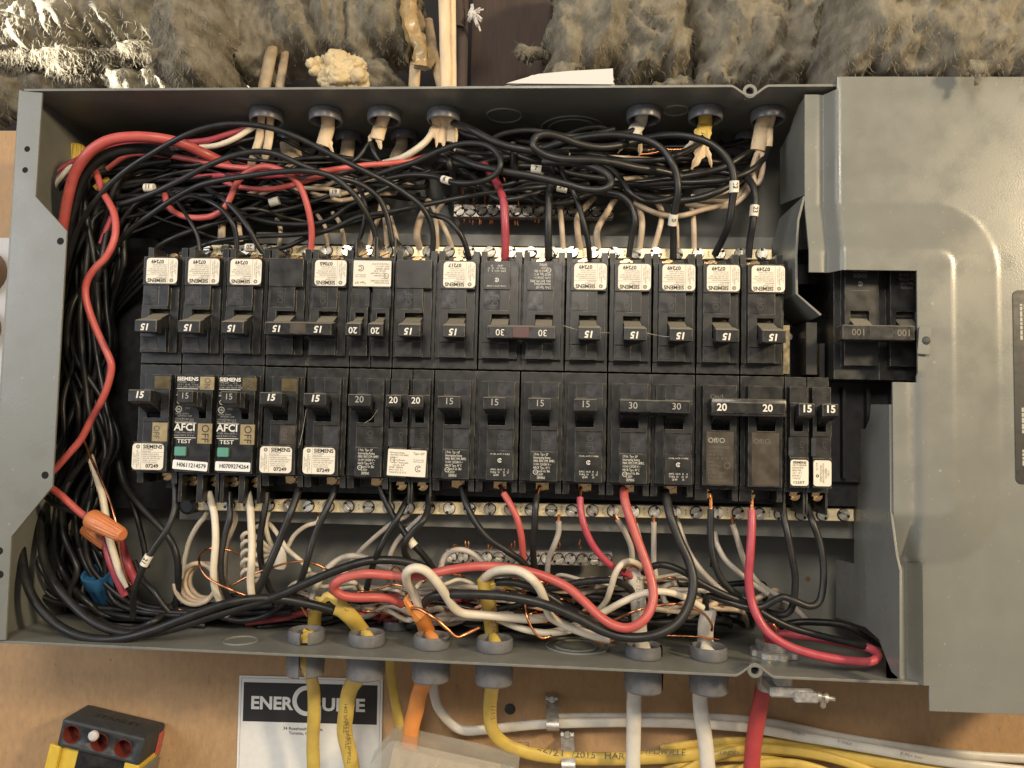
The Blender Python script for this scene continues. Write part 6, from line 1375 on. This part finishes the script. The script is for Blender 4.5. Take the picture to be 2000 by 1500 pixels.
# things on top of the box
def blob(name, label, cat, u, v, d, r, sc_, m_, seed, amp=.35, f=1.4):
    q = P(u, v, d); mb = MB(off=q); bmesh.ops.create_icosphere(mb.bm, subdivisions=5, radius=1)
    for w in mb.bm.verts:
        n_ = w.co.normalized(); k = 1 + amp * noise.noise(n_ * f + Vector((seed, 0, 0))) + amp * .5 * (1 - abs(noise.noise(n_ * f * 3 + Vector((0, seed, 0)))) * 2.5) * .6 + amp * .12 * noise.noise(n_ * 12)
        w.co = q + Vector((n_.x * sc_[0], n_.y * sc_[1], n_.z * sc_[2])) * r * k
    return tag(mb.build(name, m_, None, q, smooth=80), label, cat)
fo = blob('spray_foam', 'lumpy cream blob of hardened spray foam on top of the box', 'spray foam', 668, 148, 1.6, .56, (1.15, .8, .85), M['foam'], 3, .5, 1.7)
for k, (u, v, r) in enumerate(((608, 124, .14), (622, 120, .13), (636, 119, .15), (650, 122, .14), (616, 138, .16), (632, 136, .17), (646, 142, .18), (640, 156, .16), (690, 130, .2), (700, 148, .22))):
    q = P(u, v, 1.3 + .1 * (k % 3)); mb = MB(off=fo.location / IN); bmesh.ops.create_icosphere(mb.bm, subdivisions=3, radius=1)
    for w in mb.bm.verts: w.co = q + w.co * r * (1 + .3 * noise.noise(w.co * 2 + Vector((k, 0, 0))))
    mb.build('foam_bubble', M['foam'], fo, smooth=80)
rs, s = cable('resin_drip', 'yellowed hardened foam drip hanging above the old cables', 'resin', .2, [P(795, -40, 2.0), P(806, 40, 1.9), P(812, 72, 1.8), P(822, 90, 1.7), P(826, 112, 1.7), (P(823, 132, 1.7))], ell=(1.1, .9), cat='foam drip', jit=.9)
for u0, v0, u1, v1, r, d, m_, lb in ((846, 100, 862, 170, .10, 2.0, 'j_old', 'old beige cable leaning against the paired cream cables'), (532, 90, 516, 172, .13, 2.0, 'j_old', 'left of two beige cables entering the top between wool and foam'), (556, 108, 546, 172, .09, 2.0, 'j_old', 'right thinner of two beige cables between wool and foam'),
                                      (866, -60, 872, 176, .115, 1.3, 'j_beige', 'left of the paired cream cables dropping into the box top'), (884, -60, 886, 176, .06, 1.35, 'j_beige', 'thin right strand of the paired cream cables'),
                                      (906, -60, 902, 176, .11, 2.0, 'wood', 'dark brown cable beside the paired cream cables'), (812, 110, 808, 176, .12, 2.8, 'j_beige', 'short beige cable in shadow under the resin drip')):
    cable('old_cable', lb, m_, r, [P(u0 - (u1 - u0) * .6, v0 - 60, 3.6), P(u0, v0, d + .5), P((u0 * 2 + u1) / 3, (v0 * 2 + v1) / 3, d), P((u0 + 2 * u1) / 3, (v0 + 2 * v1) / 3, d), P(u1, v1, d), P(u1, v1 + 14, d)], ell=(1.3, .8))
cable('old_cable', 'brown old cable with a frayed tip crossing the top of the dark gap', 'wood', .13, [P(885, -60, 1.6), P(893, 0, 1.6), P(896, 30, 1.6), (P(894, 52, 1.6))])
q = P(924, 30, 1.5); t = thing('frayed_cable_end', 'white frayed cable end sticking out at the top of the dark gap', 'cable end', q)
r_ = random.Random(5)
for k in range(14):
    mb = MB(); e = Vector((r_.uniform(-.1, .28), r_.uniform(-.2, .2), r_.uniform(-.35, .25))); mb.tube([(-.1, 0, .05), e * .5 + Vector((0, 0, .05)), e], r_.uniform(.02, .05), 6, jit=.8); mb.build('frayed_strand', M['paper'], t)
# folded papers
q = P(968, 160, -.55); zz_ = zt(q.x) + .06
t = thing('folded_papers', 'stack of folded white papers lying on top of the box', 'papers', (q.x, -.50, zz_))
W = P(1205, 160, -.55).x - q.x
for k in range(7):
    h0 = k * .045; hh = .03
    f_ = (k + 1) / 7
    pts = [(0 + .05 * k, h0 * .25), (W * .30, h0 * 1.0 + .0), (W * .55, h0 * 1.15), (W * (.99 - .004 * k), h0 * 1.35)]
    low = [(x, z) for x, z in pts]; upp = [(x - (.0 if i else -.06), z + hh * (.4 if i == 0 else 1)) for i, (x, z) in enumerate(pts)][::-1]
    mb = MB(); mb.prism(low + upp, 0 + .03 * (k % 3), 2.0); mb.build('paper_sheet', M['paper'], t)
mb = MB(); mb.prism([(.25, .08), (W * .97, .06), (W * .965, .43), (W * .6, .37), (W * .35, .30)], -.06, -.03); mb.build('front_sheet', M['paper'], t)
# cobweb threads on the breakers
for a_, b_ in (((1228, 640), (1340, 660)), ((1100, 636), (1190, 650)), ((585, 870), (598, 800)), ((712, 826), (738, 800))):
    wire('fine dusty cobweb thread across the breaker faces', 'g', .0045, [(a_[0], a_[1], -.75), ((a_[0] + b_[0]) / 2, (a_[1] + b_[1]) / 2 + 5, -.6), (b_[0], b_[1], -.75)], name='cobweb_thread', n=4, group='cobweb threads on the breakers')
for o in list(bpy.data.objects):
    if o.name.startswith('cobweb_thread'): o['category'] = 'cobweb'
